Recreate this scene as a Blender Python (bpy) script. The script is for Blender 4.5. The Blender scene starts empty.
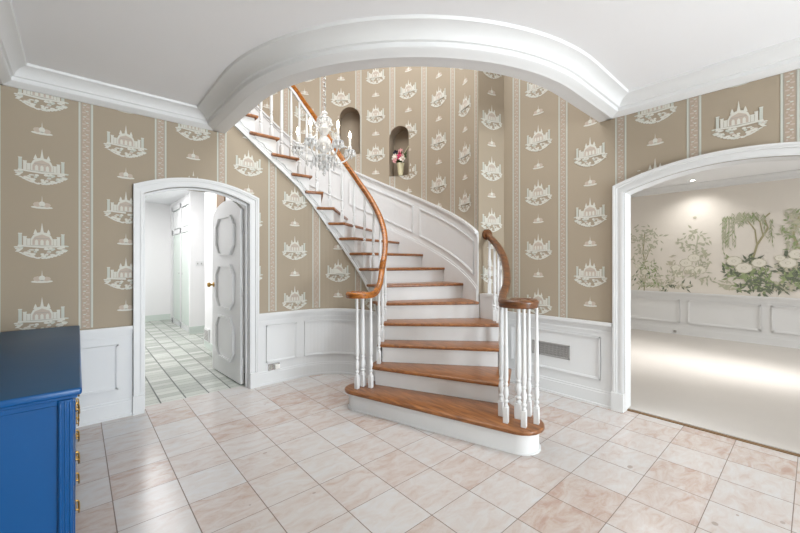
import bpy, bmesh, math, random
from mathutils import Vector, Matrix
PI = math.pi
R_ = math.radians
scene = bpy.context.scene
COL = scene.collection
rnd = random.Random(7)

# ------------------------------------------------------------------ materials
def srgb(r, g, b):
    f = lambda c: (c/255/12.92) if c/255 <= .04045 else ((c/255+.055)/1.055)**2.4
    return (f(r), f(g), f(b), 1)

def mat(name, col, rough=.5, metal=0, spec=.5, bump=0, bscale=40, var=0, vscale=3, trans=0, emit=None, estr=0, ior=1.45, coat=0):
    m = bpy.data.materials.new(name); m.use_nodes = True
    nt = m.node_tree; b = nt.nodes['Principled BSDF']
    b.inputs['Base Color'].default_value = col
    b.inputs['Roughness'].default_value = rough
    b.inputs['Metallic'].default_value = metal
    b.inputs['Specular IOR Level'].default_value = spec
    b.inputs['IOR'].default_value = ior
    b.inputs['Coat Weight'].default_value = coat
    if trans: b.inputs['Transmission Weight'].default_value = trans
    if emit:
        b.inputs['Emission Color'].default_value = emit
        b.inputs['Emission Strength'].default_value = estr
    geo = nt.nodes.new('ShaderNodeNewGeometry')
    if var:
        n = nt.nodes.new('ShaderNodeTexNoise'); n.inputs['Scale'].default_value = vscale; n.inputs['Detail'].default_value = 4
        nt.links.new(geo.outputs['Position'], n.inputs['Vector'])
        mx = nt.nodes.new('ShaderNodeMix'); mx.data_type = 'RGBA'
        d = 1-var
        mx.inputs['A'].default_value = (col[0]*d, col[1]*d, col[2]*d, 1)
        u = 1+var
        mx.inputs['B'].default_value = (min(1, col[0]*u), min(1, col[1]*u), min(1, col[2]*u), 1)
        nt.links.new(n.outputs['Fac'], mx.inputs['Factor'])
        nt.links.new(mx.outputs['Result'], b.inputs['Base Color'])
    if bump:
        n2 = nt.nodes.new('ShaderNodeTexNoise'); n2.inputs['Scale'].default_value = bscale; n2.inputs['Detail'].default_value = 3
        nt.links.new(geo.outputs['Position'], n2.inputs['Vector'])
        bp = nt.nodes.new('ShaderNodeBump'); bp.inputs['Strength'].default_value = bump; bp.inputs['Distance'].default_value = .01
        nt.links.new(n2.outputs['Fac'], bp.inputs['Height']); nt.links.new(bp.outputs['Normal'], b.inputs['Normal'])
    return m

M = {}
M['white'] = mat('white_paint', srgb(225, 226, 226), .38, var=.015, vscale=6)
M['ceil'] = mat('ceiling_paint', srgb(242, 243, 245), .8, var=.01)
M['paper'] = mat('taupe_wallpaper', srgb(167, 154, 135), .75, var=.03, vscale=1.2)
M['p_white'] = mat('print_white', srgb(214, 213, 204), .75)
M['p_sage'] = mat('print_sage', srgb(198, 202, 193), .75)
M['p_pink'] = mat('print_pink', srgb(194, 180, 167), .75)
M['p_grey'] = mat('print_grey', srgb(166, 164, 154), .75)
M['niche'] = mat('niche_paint', srgb(160, 146, 128), .8)
M['brass'] = mat('brass', srgb(176, 140, 78), .3, metal=1)
M['silver'] = mat('silver_metal', srgb(205, 205, 205), .25, metal=1)
M['grille'] = mat('grille_metal', srgb(165, 163, 160), .5, metal=.3)
M['dark'] = mat('dark_void', srgb(40, 38, 36), .8)
M['crystal'] = mat('cut_crystal', (.97, .98, .98, 1), .08, trans=.5, ior=1.5, spec=.9)
M['bulb'] = mat('glowing_bulb', (1, .93, .82, 1), .4, emit=(1, .86, .66, 1), estr=30)
M['candle'] = mat('candle_sleeve', srgb(240, 238, 232), .45)
M['blue'] = mat('blue_lacquer', srgb(8, 78, 136), .3, var=.05, vscale=5)
M['blue_reflect'] = mat('blue_top_reflection', srgb(38, 84, 122), .38, spec=.3, var=.08, vscale=4)  # the dresser's blue paint, greyed for the reflection on its top face
M['hallwall'] = mat('hall_white_wall', srgb(240, 240, 240), .7)
M['hallgreen'] = mat('pale_green_paint', srgb(212, 222, 215), .45)
M['dine'] = mat('beige_mural_ground', srgb(227, 221, 212), .8, var=.03, vscale=1.5)
M['m_dark'] = mat('mural_dark_leaf', srgb(112, 120, 102), .85)
M['m_green'] = mat('mural_green_leaf', srgb(150, 164, 122), .85)
M['m_pale'] = mat('mural_pale_leaf', srgb(184, 184, 162), .85)
M['m_bark'] = mat('mural_bark', srgb(166, 160, 128), .85)
M['m_bloom'] = mat('mural_bloom', srgb(228, 224, 212), .85)
M['m_ring'] = mat('mural_rock_line', srgb(194, 190, 170), .85)
M['carpet'] = mat('cream_carpet', srgb(199, 194, 188), .95, bump=.6, bscale=160, var=.05, vscale=2.2)
M['glow'] = mat('lamp_diffuser', (1, 1, 1, 1), .5, emit=(1, .95, .88, 1), estr=18)
M['vase'] = mat('cream_vase', srgb(222, 214, 178), .3)
M['leafg'] = mat('flower_leaf', srgb(74, 92, 50), .6)
M['pinkf'] = mat('pink_petal', srgb(206, 70, 110), .6)
M['whitef'] = mat('white_petal', srgb(236, 226, 214), .6)
M['blushf'] = mat('blush_petal', srgb(226, 170, 170), .6)
M['darkf'] = mat('dark_blue_petal', srgb(46, 44, 58), .6)
M['brownwood'] = mat('dark_frame_wood', srgb(120, 92, 60), .6)
M['glass'] = mat('window_glass', (.95, .97, .97, 1), .02, trans=1)

def wood_mat(name, c1, c2, rough=.3):
    m = bpy.data.materials.new(name); m.use_nodes = True
    nt = m.node_tree; b = nt.nodes['Principled BSDF']
    tc = nt.nodes.new('ShaderNodeTexCoord'); mp = nt.nodes.new('ShaderNodeMapping')
    mp.inputs['Scale'].default_value = (14, 2.2, 20)
    mp.inputs['Rotation'].default_value = (0, 0, R_(-20))
    n = nt.nodes.new('ShaderNodeTexNoise'); n.inputs['Scale'].default_value = 2.5; n.inputs['Detail'].default_value = 6; n.inputs['Distortion'].default_value = .6
    r = nt.nodes.new('ShaderNodeValToRGB')
    r.color_ramp.elements[0].position = .32; r.color_ramp.elements[0].color = c1
    r.color_ramp.elements[1].position = .7; r.color_ramp.elements[1].color = c2
    nt.links.new(tc.outputs['Object'], mp.inputs['Vector']); nt.links.new(mp.outputs['Vector'], n.inputs['Vector'])
    nt.links.new(n.outputs['Fac'], r.inputs['Fac']); nt.links.new(r.outputs['Color'], b.inputs['Base Color'])
    b.inputs['Roughness'].default_value = rough; b.inputs['Coat Weight'].default_value = .15; b.inputs['Coat Roughness'].default_value = .2
    return m
M['tread'] = wood_mat('oak_tread', srgb(114, 70, 38), srgb(164, 107, 60), .32)
M['rail_warmlit'] = wood_mat('warm_lit_oak_handrail', srgb(116, 66, 25), srgb(190, 116, 42), .26)  # inner rail: same oak with warm chandelier light mixed into its colour
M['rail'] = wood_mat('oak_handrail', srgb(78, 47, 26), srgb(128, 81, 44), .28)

def tile_mat(name, sx, sy, x0, y0, ramp, grout, gw, rough, vein=.5, gw2=None, brick=False):
    m = bpy.data.materials.new(name); m.use_nodes = True
    nt = m.node_tree; b = nt.nodes['Principled BSDF']; L = nt.links.new
    def math_(op, a, bb=None, c=None):
        n = nt.nodes.new('ShaderNodeMath'); n.operation = op
        for i, v in enumerate((a, bb, c)):
            if v is None: continue
            if isinstance(v, (int, float)): n.inputs[i].default_value = v
            else: L(v, n.inputs[i])
        return n.outputs[0]
    g = nt.nodes.new('ShaderNodeNewGeometry'); sp = nt.nodes.new('ShaderNodeSeparateXYZ'); L(g.outputs['Position'], sp.inputs[0])
    u = math_('DIVIDE', math_('SUBTRACT', sp.outputs[0], x0), sx)
    v = math_('DIVIDE', math_('SUBTRACT', sp.outputs[1], y0), sy)
    iu = math_('FLOOR', u); 
    if brick: v = math_('ADD', v, math_('MULTIPLY', math_('MODULO', iu, 2), .5))
    iv = math_('FLOOR', v)
    fu = math_('SUBTRACT', u, iu); fv = math_('SUBTRACT', v, iv)
    du = math_('MULTIPLY', math_('MINIMUM', fu, math_('SUBTRACT', 1, fu)), sx)
    dv = math_('MULTIPLY', math_('MINIMUM', fv, math_('SUBTRACT', 1, fv)), sy)
    gm = math_('MAXIMUM', math_('LESS_THAN', du, gw), math_('LESS_THAN', dv, gw2 or gw))
    cb = nt.nodes.new('ShaderNodeCombineXYZ'); L(iu, cb.inputs[0]); L(iv, cb.inputs[1])
    wn = nt.nodes.new('ShaderNodeTexWhiteNoise'); wn.noise_dimensions = '3D'; L(cb.outputs[0], wn.inputs['Vector'])
    # veins: noise shifted per tile
    va = nt.nodes.new('ShaderNodeVectorMath'); va.operation = 'MULTIPLY_ADD'
    L(wn.outputs['Color'], va.inputs[0]); va.inputs[1].default_value = (20, 20, 20); L(g.outputs['Position'], va.inputs[2])
    n1 = nt.nodes.new('ShaderNodeTexNoise'); n1.inputs['Scale'].default_value = 6.5; n1.inputs['Detail'].default_value = 9; n1.inputs['Roughness'].default_value = .68; n1.inputs['Distortion'].default_value = .7
    mp = nt.nodes.new('ShaderNodeMapping'); mp.inputs['Scale'].default_value = (1, 2.2, 1); mp.inputs['Rotation'].default_value = (0, 0, .5)
    L(va.outputs[0], mp.inputs['Vector']); L(mp.outputs[0], n1.inputs['Vector'])
    fac = math_('ADD', math_('MULTIPLY', wn.outputs['Value'], 1-vein), math_('MULTIPLY', n1.outputs['Fac'], vein))
    cr = nt.nodes.new('ShaderNodeValToRGB')
    while len(cr.color_ramp.elements) < len(ramp): cr.color_ramp.elements.new(.5)
    for e, (p, c) in zip(cr.color_ramp.elements, ramp): e.position = p; e.color = c
    L(fac, cr.inputs['Fac'])
    mx = nt.nodes.new('ShaderNodeMix'); mx.data_type = 'RGBA'
    L(gm, mx.inputs['Factor']); L(cr.outputs['Color'], mx.inputs['A']); mx.inputs['B'].default_value = grout
    L(mx.outputs['Result'], b.inputs['Base Color'])
    L(math_('ADD', math_('MULTIPLY', gm, .5), rough), b.inputs['Roughness'])
    bp = nt.nodes.new('ShaderNodeBump'); bp.inputs['Strength'].default_value = .5; bp.inputs['Distance'].default_value = .002; bp.invert = True
    L(gm, bp.inputs['Height']); L(bp.outputs['Normal'], b.inputs['Normal'])
    return m
M['marble'] = tile_mat('pink_marble_tiles', .3125, .3135, .147, .078,
    [(.28, srgb(182, 156, 143)), (.40, srgb(193, 178, 169)), (.50, srgb(199, 190, 185)), (.60, srgb(202, 198, 195)), (.72, srgb(203, 203, 204))],
    srgb(124, 108, 98), .0025, .21, .78, .0018)
M['halltile'] = tile_mat('pale_green_tiles', .2065, .103, .59, .1,
    [(.2, srgb(172, 177, 169)), (.5, srgb(184, 188, 180)), (.8, srgb(198, 201, 194))], srgb(92, 96, 92), .006, .25, .18, .0022)

# ------------------------------------------------------------------ mesh helpers
def link_mesh(name, bm, mats, parent=None, smooth=False, recalc=True):
    if recalc: bmesh.ops.recalc_face_normals(bm, faces=bm.faces)
    me = bpy.data.meshes.new(name); bm.to_mesh(me); bm.free()
    for m in (mats if isinstance(mats, (list, tuple)) else [mats]): me.materials.append(m)
    if smooth:
        for p in me.polygons: p.use_smooth = True
    o = bpy.data.objects.new(name, me); COL.objects.link(o)
    if parent is not None:
        o.parent = parent
        o.matrix_parent_inverse = Matrix.Translation(-parent.location) if parent.rotation_euler.z == 0 else (Matrix.Translation(parent.location) @ parent.rotation_euler.to_matrix().to_4x4()).inverted()
    return o

def smooth_by_angle(o, ang=35):
    me = o.data
    for p in me.polygons: p.use_smooth = True
    bm = bmesh.new(); bm.from_mesh(me)
    for e in bm.edges:
        if len(e.link_faces) == 2 and e.calc_face_angle(0) > R_(ang): e.smooth = False
    bm.to_mesh(me); bm.free()
    return o

def meta(o, label, cat, group=None, kind=None):
    o['label'] = label; o['category'] = cat
    if group: o['group'] = group
    if kind: o['kind'] = kind
    return o
def struct(o, label, cat): return meta(o, label, cat, kind='structure')
def thing(name, loc, label, cat, rz=0, group=None):
    o = bpy.data.objects.new(name, None); COL.objects.link(o); o.location = loc; o.rotation_euler = (0, 0, rz)
    o.empty_display_size = .1
    return meta(o, label, cat, group)

def box(bm, a, b, bev=0, seg=2, mi=0):
    x0, y0, z0 = a; x1, y1, z1 = b
    vs = [bm.verts.new((x, y, z)) for x in (x0, x1) for y in (y0, y1) for z in (z0, z1)]
    fs = [bm.faces.new([vs[i] for i in f]) for f in ((0, 1, 3, 2), (4, 6, 7, 5), (0, 4, 5, 1), (2, 3, 7, 6), (0, 2, 6, 4), (1, 5, 7, 3))]
    for f in fs: f.material_index = mi
    if bev:
        es = list({e for f in fs for e in f.edges})
        bmesh.ops.bevel(bm, geom=es, offset=bev, segments=seg, affect='EDGES', profile=.5)
    return fs

def prism(bm, poly, z0, z1, bev=0, seg=3, mi=0):
    """plan polygon extruded z0..z1"""
    lo = [bm.verts.new((x, y, z0)) for x, y in poly]; hi = [bm.verts.new((x, y, z1)) for x, y in poly]
    n = len(poly)
    fs = [bm.faces.new(lo[::-1]), bm.faces.new(hi)]
    for i in range(n): fs.append(bm.faces.new((lo[i], lo[(i+1) % n], hi[(i+1) % n], hi[i])))
    for f in fs: f.material_index = mi
    bmesh.ops.recalc_face_normals(bm, faces=fs)
    if bev:
        es = [e for e in fs[0].edges] + [e for e in fs[1].edges]
        bmesh.ops.bevel(bm, geom=es, offset=bev, segments=seg, affect='EDGES', profile=.5)

def lathe(bm, prof, c=(0, 0, 0), seg=16, mi=0, smooth=True):
    """prof: list of (r, z) relative to c"""
    rings = []
    for r, z in prof:
        if r < 1e-5: rings.append([bm.verts.new((c[0], c[1], c[2]+z))])
        else: rings.append([bm.verts.new((c[0]+r*math.cos(2*PI*k/seg), c[1]+r*math.sin(2*PI*k/seg), c[2]+z)) for k in range(seg)])
    for a, b in zip(rings, rings[1:]):
        for k in range(seg):
            k2 = (k+1) % seg
            if len(a) == 1 and len(b) == 1: continue
            if len(a) == 1: f = bm.faces.new((a[0], b[k], b[k2]))
            elif len(b) == 1: f = bm.faces.new((a[k], b[0], a[k2]))
            else: f = bm.faces.new((a[k], a[k2], b[k2], b[k]))
            f.material_index = mi; f.smooth = smooth
    for rg, rev in ((rings[0], True), (rings[-1], False)):
        if len(rg) > 1:
            f = bm.faces.new(rg[::-1] if rev else rg); f.material_index = mi

def catmull(pts, n=6):
    P = [Vector(p) for p in pts]; out = []
    for i in range(len(P)-1):
        p0 = P[i-1] if i else P[0]*2-P[1]; p1 = P[i]; p2 = P[i+1]; p3 = P[i+2] if i+2 < len(P) else P[-1]*2-P[-2]
        for k in range(n):
            t = k/n
            out.append(.5*((2*p1)+(-p0+p2)*t+(2*p0-5*p1+4*p2-p3)*t*t+(-p0+3*p1-3*p2+p3)*t**3))
    out.append(P[-1]); return out

def sweep(bm, pts, prof, up=Vector((0, 0, 1)), close=False, caps=True, mi=0, smooth=True):
    """prof: list of (side, up) points; closed loop"""
    P = [Vector(p) for p in pts]; n = len(P); rings = []
    for i in range(n):
        a = P[(i-1) % n] if (close or i) else P[0]; b = P[(i+1) % n] if (close or i < n-1) else P[-1]
        t = (b-a).normalized()
        s = t.cross(up)
        s = s.normalized() if s.length > 1e-6 else Vector((1, 0, 0))
        u = s.cross(t)
        rings.append([bm.verts.new(P[i]+s*x+u*y) for x, y in prof])
    m = len(prof)
    for i in range(n if close else n-1):
        A, B = rings[i], rings[(i+1) % n]
        for k in range(m):
            f = bm.faces.new((A[k], A[(k+1) % m], B[(k+1) % m], B[k])); f.material_index = mi; f.smooth = smooth
    if caps and not close:
        bm.faces.new(rings[0]).material_index = mi; bm.faces.new(rings[-1][::-1]).material_index = mi

def circ_prof(r, n=8): return [(r*math.cos(2*PI*k/n), r*math.sin(2*PI*k/n)) for k in range(n)]

def strip(bm, F, u0, u1, zlo, zhi, o0, o1, n=1, mi=0):
    """solid strip on a mapped wall: F(u, z, off); zlo/zhi numbers or functions of u"""
    g = lambda z, u: z(u) if callable(z) else z
    rows = []
    for k in range(n+1):
        u = u0+(u1-u0)*k/n
        a, b = g(zlo, u), g(zhi, u)
        rows.append([bm.verts.new(F(u, z, o)) for z, o in ((a, o0), (b, o0), (b, o1), (a, o1))])
    for A, B in zip(rows, rows[1:]):
        for k in range(4):
            bm.faces.new((A[k], A[(k+1) % 4], B[(k+1) % 4], B[k])).material_index = mi
    bm.faces.new(rows[0]).material_index = mi; bm.faces.new(rows[-1][::-1]).material_index = mi

def panel_frame(bm, F, u0, u1, zlo, zhi, n=1, w=.02, h=.014):
    g = lambda z, u: z(u) if callable(z) else z
    lo = lambda d: (lambda u: g(zlo, u)+d)
    hi = lambda d: (lambda u: g(zhi, u)+d)
    for k, (ww, hh) in enumerate(((w, h*.6), (w*.5, h))):
        strip(bm, F, u0, u1, lo(0), lo(ww), 0, hh, n)
        strip(bm, F, u0, u1, hi(-ww), hi(0), 0, hh, n)
        strip(bm, F, u0, u0+ww, lo(0), hi(0), 0, hh, 1)
        strip(bm, F, u1-ww, u1, lo(0), hi(0), 0, hh, 1)

# ------------------------------------------------------------------ wallpaper print (flat print that lies on the wall surface)
def ell(cx, cy, rx, ry, n=10, a0=0, a1=2*PI): return [(cx+rx*math.cos(a0+(a1-a0)*k/n), cy+ry*math.sin(a0+(a1-a0)*k/n)) for k in range(n + (0 if a1-a0 > 6.2 else 1))]
def rect(x0, y0, x1, y1): return [(x0, y0), (x1, y0), (x1, y1), (x0, y1)]
BIG = []
_r = random.Random(3)
for k in range(44):                                   # ragged garland hanging under the terrace
    x = _r.uniform(-.138, .138); lim = -.03-.068*(1-(x/.145)**2)
    cy = _r.uniform(lim, -.02)
    BIG.append((1, 3 if k % 7 == 2 else (2 if k % 3 == 1 else 1), ell(x, cy, _r.uniform(.008, .018), _r.uniform(.005, .010), 7)))
for k in range(15):                                   # its lower edge of leaves
    x = -.13+.26*k/14; dep = -.032-.066*(1-(x/.145)**2)
    a_ = _r.uniform(-.6, .6)
    BIG.append((2, 1, [(x+.017*math.cos(a_), dep+.012*math.sin(a_)), (x-.004, dep+.007), (x-.017*math.cos(a_), dep-.012*math.sin(a_)), (x+.004, dep-.007)]))
for sgn in (-1, 1):
    for k in range(6):
        BIG.append((1, 1 if k % 2 else 2, ell(sgn*_r.uniform(.11, .145), _r.uniform(-.045, .0), .013, .006, 6)))
    for x, hh in ((.118, .085), (.093, .062), (.073, .045)):
        BIG.append((2, 2 if x > .1 else 1, rect(sgn*x-.009, 0, sgn*x+.009, hh)))
        BIG.append((3, 1, rect(sgn*x-.011, hh, sgn*x+.011, hh+.006)))
BIG.append((3, 1, [(-.13, .002), (-.13, -.010), (0, -.02), (.13, -.010), (.13, .002), (0, -.006)]))
BIG.append((2, 1, [(-.062, -.002), (.062, -.002), (.062, .045), (.05, .075), (.03, .095), (0, .103), (-.03, .095), (-.05, .075), (-.062, .045)]))
BIG.append((3, 3, [(-.052, .003), (.052, .003), (.052, .04), (.04, .066), (0, .085), (-.04, .066), (-.052, .04)]))
for x in (-.03, 0, .03): BIG.append((4, 1, [(x-.009, .003), (x+.009, .003), (x+.009, .034), (x, .045), (x-.009, .034)]))
BIG.append((4, 4, rect(-.045, .052, .045, .055)))
BIG.append((4, 4, rect(-.062, -.004, .062, -.001)))
for x, hh in ((0, .175), (-.036, .125), (.036, .125)):
    BIG.append((2, 1, [(x-.012, .085), (x+.012, .085), (x+.006, .125 if x == 0 else .108), (x, hh), (x-.006, .125 if x == 0 else .108)]))
SMALL = [(1, 1, ell(0, -.022, .062, .011, 12)), (2, 3, ell(-.024, .0, .026, .02, 8)), (2, 3, ell(.026, -.003, .024, .018, 8)),
         (3, 1, ell(0, .004, .018, .022, 8)), (3, 4, ell(0, -.014, .012, .004, 6)), (2, 1, [(-.003, .02), (.003, .02), (0, .07)])]

def print_polys(bm, F, polys, u, z, ok, off=.0016, su=1):
    for k, (layer, mi, pl) in enumerate(polys):
        cx = u+sum(p[0] for p in pl)/len(pl)*su; cz = z+sum(p[1] for p in pl)/len(pl)
        pl = [p for p in pl if ok(u+p[0]*su, z+p[1])]
        if not ok(cx, cz) or len(pl) < 3: continue
        bm.faces.new([bm.verts.new(F(u+p[0]*su, z+p[1], off+layer*.0007+k*.000008)) for p in pl]).material_index = mi

def border(bm, F, u, z0, z1, ok, w=.09):
    """printed vertical border: pale edge lines and a running scroll between them"""
    st = .095
    z = z0
    def quad(x0, x1, za, zb, mi, o):
        bm.faces.new([bm.verts.new(F(u+x, y, o)) for x, y in ((x0, za), (x1, za), (x1, zb), (x0, zb))]).material_index = mi
    def cells(x0, x1, za, zb, mi, o, n=6, m=5):
        cor = [(x0, za), (x1, za), (x0, zb), (x1, zb), ((x0+x1)/2, (za+zb)/2)]
        if all(ok(u+x, y) for x, y in cor): quad(x0, x1, za, zb, mi, o); return
        for i in range(n):
            for j in range(m):
                a, b = x0+(x1-x0)*i/n, x0+(x1-x0)*(i+1)/n; c, d = za+(zb-za)*j/m, za+(zb-za)*(j+1)/m
                if ok(u+(a+b)/2, (c+d)/2): quad(a, b, c, d, mi, o)
    while z < z1:
        zt = min(z+st, z1)
        cells(-w/2, w/2, z, zt, 6, .001)
        for x0, x1, mi in ((-w/2, -w/2+.012, 2), (w/2-.012, w/2, 2), (-w/2+.014, -w/2+.018, 4), (w/2-.018, w/2-.014, 4)): cells(x0, x1, z, zt, mi, .0018, 1, 5)
        for k, s in ((0, 1), (1, -1)):
            zz = z+st*(.25+.5*k)
            for i, (dx, dz, rx, ry, mi) in enumerate(((s*.012, 0, .013, .006, 3), (-s*.008, .012, .010, .005, 2), (s*.004, .02, .006, .005, 3), (-s*.014, -.008, .006, .008, 3))):
                pl = ell(u+dx, zz+dz, rx, ry, 7)
                if zz < z1 and all(ok(x, y) for x, y in pl):
                    bm.faces.new([bm.verts.new(F(x, y, .0024+i*.0002)) for x, y in pl]).material_index = mi
        z += st

M['p_border'] = mat('print_border', srgb(180, 164, 148), .75)
WP = [M['paper'], M['p_white'], M['p_sage'], M['p_pink'], M['p_grey'], M['niche'], M['p_border']]
def paper(bm, F, cols, borders, z0, z1, ok):
    """cols: (u, phase 0/1)"""
    for u in borders: border(bm, F, u, z0, z1, ok)
    for u, ph in cols:
        base = 2.03 if ph == 0 else 1.768
        for k in range(-3, 7):
            z = base+.572*k
            if z0-.15 < z < z1+.2: print_polys(bm, F, BIG, u, z, lambda a, b: ok(a, b) and z0 < b < z1)
            z += .315
            if z0-.15 < z < z1+.2: print_polys(bm, F, SMALL, u, z, lambda a, b: ok(a, b) and z0 < b < z1)

def wall_columns(bm, F, us, ranges, th, mi=0):
    """us: samples along the wall; ranges(u) -> list of (zlo, zhi) at both ends (same count between neighbours)"""
    for a, b in zip(us, us[1:]):
        e = 1e-5
        ra, rb = ranges(a+e), ranges(b-e)
        for (l0, h0), (l1, h1) in zip(ra, rb):
            v = [bm.verts.new(F(u, z, o)) for u, z, o in ((a, l0, 0), (b, l1, 0), (b, h1, 0), (a, h0, 0), (a, l0, -th), (b, l1, -th), (b, h1, -th), (a, h0, -th))]
            for f in ((0, 1, 2, 3), (7, 6, 5, 4), (0, 4, 5, 1), (3, 2, 6, 7)):
                bm.faces.new([v[i] for i in f]).material_index = mi

def lin(a, b, n): return [a+(b-a)*k/n for k in range(n+1)]

# ------------------------------------------------------------------ layout constants (metres; X runs along the left wall, Y along the right wall)
YL, XR, XL, YF = 3.95, 3.645, -.43, -4.4
ZC, ZB, ZU = 2.78, 2.63, 5.0
CX, CY, RI, RO = 1.93, 3.36, .59, 1.65
RISE = .18
def theta(u): return 20.5+(u-9)*14.0
def pitch_ang(th): return (9+(th-20.5)/14)*RISE
# inner path (arc coordinate): s<=S90 on the circle, beyond it straight along -X
S90 = RI*PI/2
def s_of_n(n):
    if n <= 13: return RI*R_(theta(n))
    a, b = RI*R_(theta(13)), S90+.03
    if n <= 14: return a+(b-a)*(n-13)
    return b+(n-14)*.232
def n_of_s(s):
    if s <= RI*R_(theta(13)): return 9+(math.degrees(s/RI)-20.5)/14
    a, b = RI*R_(theta(13)), S90+.03
    if s <= b: return 13+(s-a)/(b-a)
    return 14+(s-b)/.232
def inner(s, d=0):
    """point at arc s, d metres from the wall line towards the treads"""
    if s <= S90:
        t = s/RI; return (CX+(RI+d)*math.cos(t), CY+(RI+d)*math.sin(t))
    return (CX-(s-S90), CY+RI+d)
def outer_n(n, d=0):
    if n <= 13: t = R_(theta(n)); return (CX+(RO-d)*math.cos(t), CY+(RO-d)*math.sin(t))
    if n <= 14:
        t0, t1 = R_(theta(13)), PI/2
        f = (n-13)
        if f < .6: t = t0+(t1-t0)*f/.6; return (CX+(RO-d)*math.cos(t), CY+(RO-d)*math.sin(t))
        return (CX-(f-.6)/.4*.03, CY+RO-d)
    return (CX-.03-(n-14)*.232, CY+RO-d)

# ------------------------------------------------------------------ floors
bm = bmesh.new()
prism(bm, [(XL, YF), (XR+.05, YF), (XR+.05, 2.5), (3.4, 5.0), (1.36, 5.0), (1.36, 4.07), (.44, 4.07), (.44, 3.95), (XL, 3.95)], -.06, 0)
for px, py, rx, ry in ((.98, 2.533, .016, .009), (1.022, 1.907, .011, .007), (.708, 2.045, .006, .006), (1.34, 3.42, .02, .008), (1.31, 3.39, .012, .008), (.85, 3.13, .006, .005), (2.69, .795, .024, .015), (2.43, .337, .018, .014), (2.6, .27, .01, .007), (2.7, .11, .016, .01)):   # chips and stains in the stone
    bm.faces.new([bm.verts.new((x, y, .0006)) for x, y in ell(px, py, rx, ry, 8)]).material_index = 1
o = link_mesh('floor', bm, [M['marble'], mat('floor_chip', srgb(158, 146, 138), .5)], recalc=False)
struct(o, 'entrance hall floor of pale pink and cream marble tiles around the curved stair', 'floor')
bm = bmesh.new(); prism(bm, [(.1, 4.07), (1.6, 4.07), (3.2, 6.3), (3.2, 7.75), (1.7, 10), (.1, 10)], -.06, 0)
struct(link_mesh('floor_hallway', bm, M['halltile']), 'pale green rectangular tile floor of the passage beyond the open white door', 'floor')
bm = bmesh.new(); box(bm, (XR+.05, -3.2, -.06), (XR+.085, 3, .006)); 
struct(link_mesh('trim_1', bm, M['brownwood']), 'thin dark threshold strip between marble tiles and pale carpet', 'trim')
bm = bmesh.new(); prism(bm, [(XR+.085, -3.2), (8.4, -3.2), (8.4, 3.1), (XR+.085, 3.1)], -.06, .012)
struct(link_mesh('floor_dining', bm, M['carpet']), 'pale cream carpet of the room beyond the wide arch', 'floor')

# ------------------------------------------------------------------ left wall + curved wall under the stair
RW = RI
def F_left(u, z, off):
    if u <= CX: return (u, YL-off, z)
    t = PI/2-(u-CX)/RW; r = RW-off
    return (CX+r*math.cos(t), CY+r*math.sin(t), z)
def s_of_u(u): return S90-(u-CX)             # stair arc coordinate over the wall
def str_bot(s):                              # underside of the stringer
    n = n_of_s(s)
    d = .33 if n > 13 else .33+.05*min(1, (13-n)/3)
    return n*RISE-d
D0, D1, DC = .44, 1.36, .90                  # door opening
def arch(u, c, hw, spring, rise):
    t = max(-1, min(1, (u-c)/hw)); return spring+rise*(1-t*t)
d_in = lambda u: arch(u, DC, .46, 1.94, .11)
d_out = lambda u: arch(u, DC+.008, .545, 2.007, .125)
U_END = CX+RI*R_(90+56)
def left_top(u):
    if u < 1.1: return ZC
    return max(.06, min(str_bot(s_of_u(u))+.05, 2.86))
def left_rng(u):
    top = left_top(u)
    if D0 < u < D1: return [(d_in(u), top)]
    return [(0, top)]
bm = bmesh.new()
us = lin(XL, D0, 2)+lin(D0, D1, 24)[1:]+lin(D1, CX, 12)[1:]+lin(CX, U_END, 30)[1:]
us = sorted(set(us+[1.1]))
wall_columns(bm, F_left, us, left_rng, .12)
def ok_left(u, z):
    if .38 < u < 1.44 and z < d_out(u)-.01: return False
    return .78 < z < left_top(u)-.005
paper(bm, F_left, [(-.205, 0), (.315, 1), (.835, 0), (1.352, 1), (1.87, 0), (2.39, 1), (2.9, 0)], [-.468, .052, .57, 1.09, 1.61, 2.13, 2.65], .77, ZC, ok_left)
struct(link_mesh('wall_left', bm, WP, recalc=False), 'taupe wallpapered wall with white pavilion prints around the small arched doorway, curving in under the stair', 'wall')

# wainscot panelling, chair rail, baseboard on the left wall
ZR = .777
def wains(bm, F, u0, u1, n=1, top=None):
    t = top or (lambda u: ZR)
    mn = lambda v: (lambda u: min(v, t(u)))
    strip(bm, F, u0, u1, 0, mn(ZR-.012), 0, .012, n)
    strip(bm, F, u0, u1, mn(ZR-.062), mn(ZR-.022), .01, .02, n)
    strip(bm, F, u0, u1, mn(ZR-.03), mn(ZR), .01, .038, n)
    strip(bm, F, u0, u1, mn(ZR-.1), mn(ZR-.085), .01, .018, n)
def base(bm, F, u0, u1, n=1, top=None):
    t = top or (lambda u: 9)
    mn = lambda v: (lambda u: min(v, t(u)))
    strip(bm, F, u0, u1, 0, mn(.125), .008, .024, n)
    strip(bm, F, u0, u1, mn(.12), mn(.145), .008, .018, n)
    strip(bm, F, u0, u1, 0, mn(.02), .02, .034, n)
Foff = lambda F, d: (lambda u, z, o: F(u, z, o+d))
bm = bmesh.new()
lt = lambda u: left_top(u)-.01
wains(bm, F_left, XL, .362); wains(bm, F_left, 1.452, U_END-.1, 44, lt)
FW = Foff(F_left, .011)
panel_frame(bm, FW, -.36, .262, .243, .625)
panel_frame(bm, FW, 1.535, 1.887, .235, .64, 3); panel_frame(bm, FW, 1.985, 2.66, .235, .64, 16)
struct(link_mesh('trim_2', bm, M['white']), 'white panelled wainscot and chair rail below the left wallpaper', 'trim')
bm = bmesh.new(); base(bm, F_left, XL, .362); base(bm, F_left, 1.452, U_END-.1, 44, lt)
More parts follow.
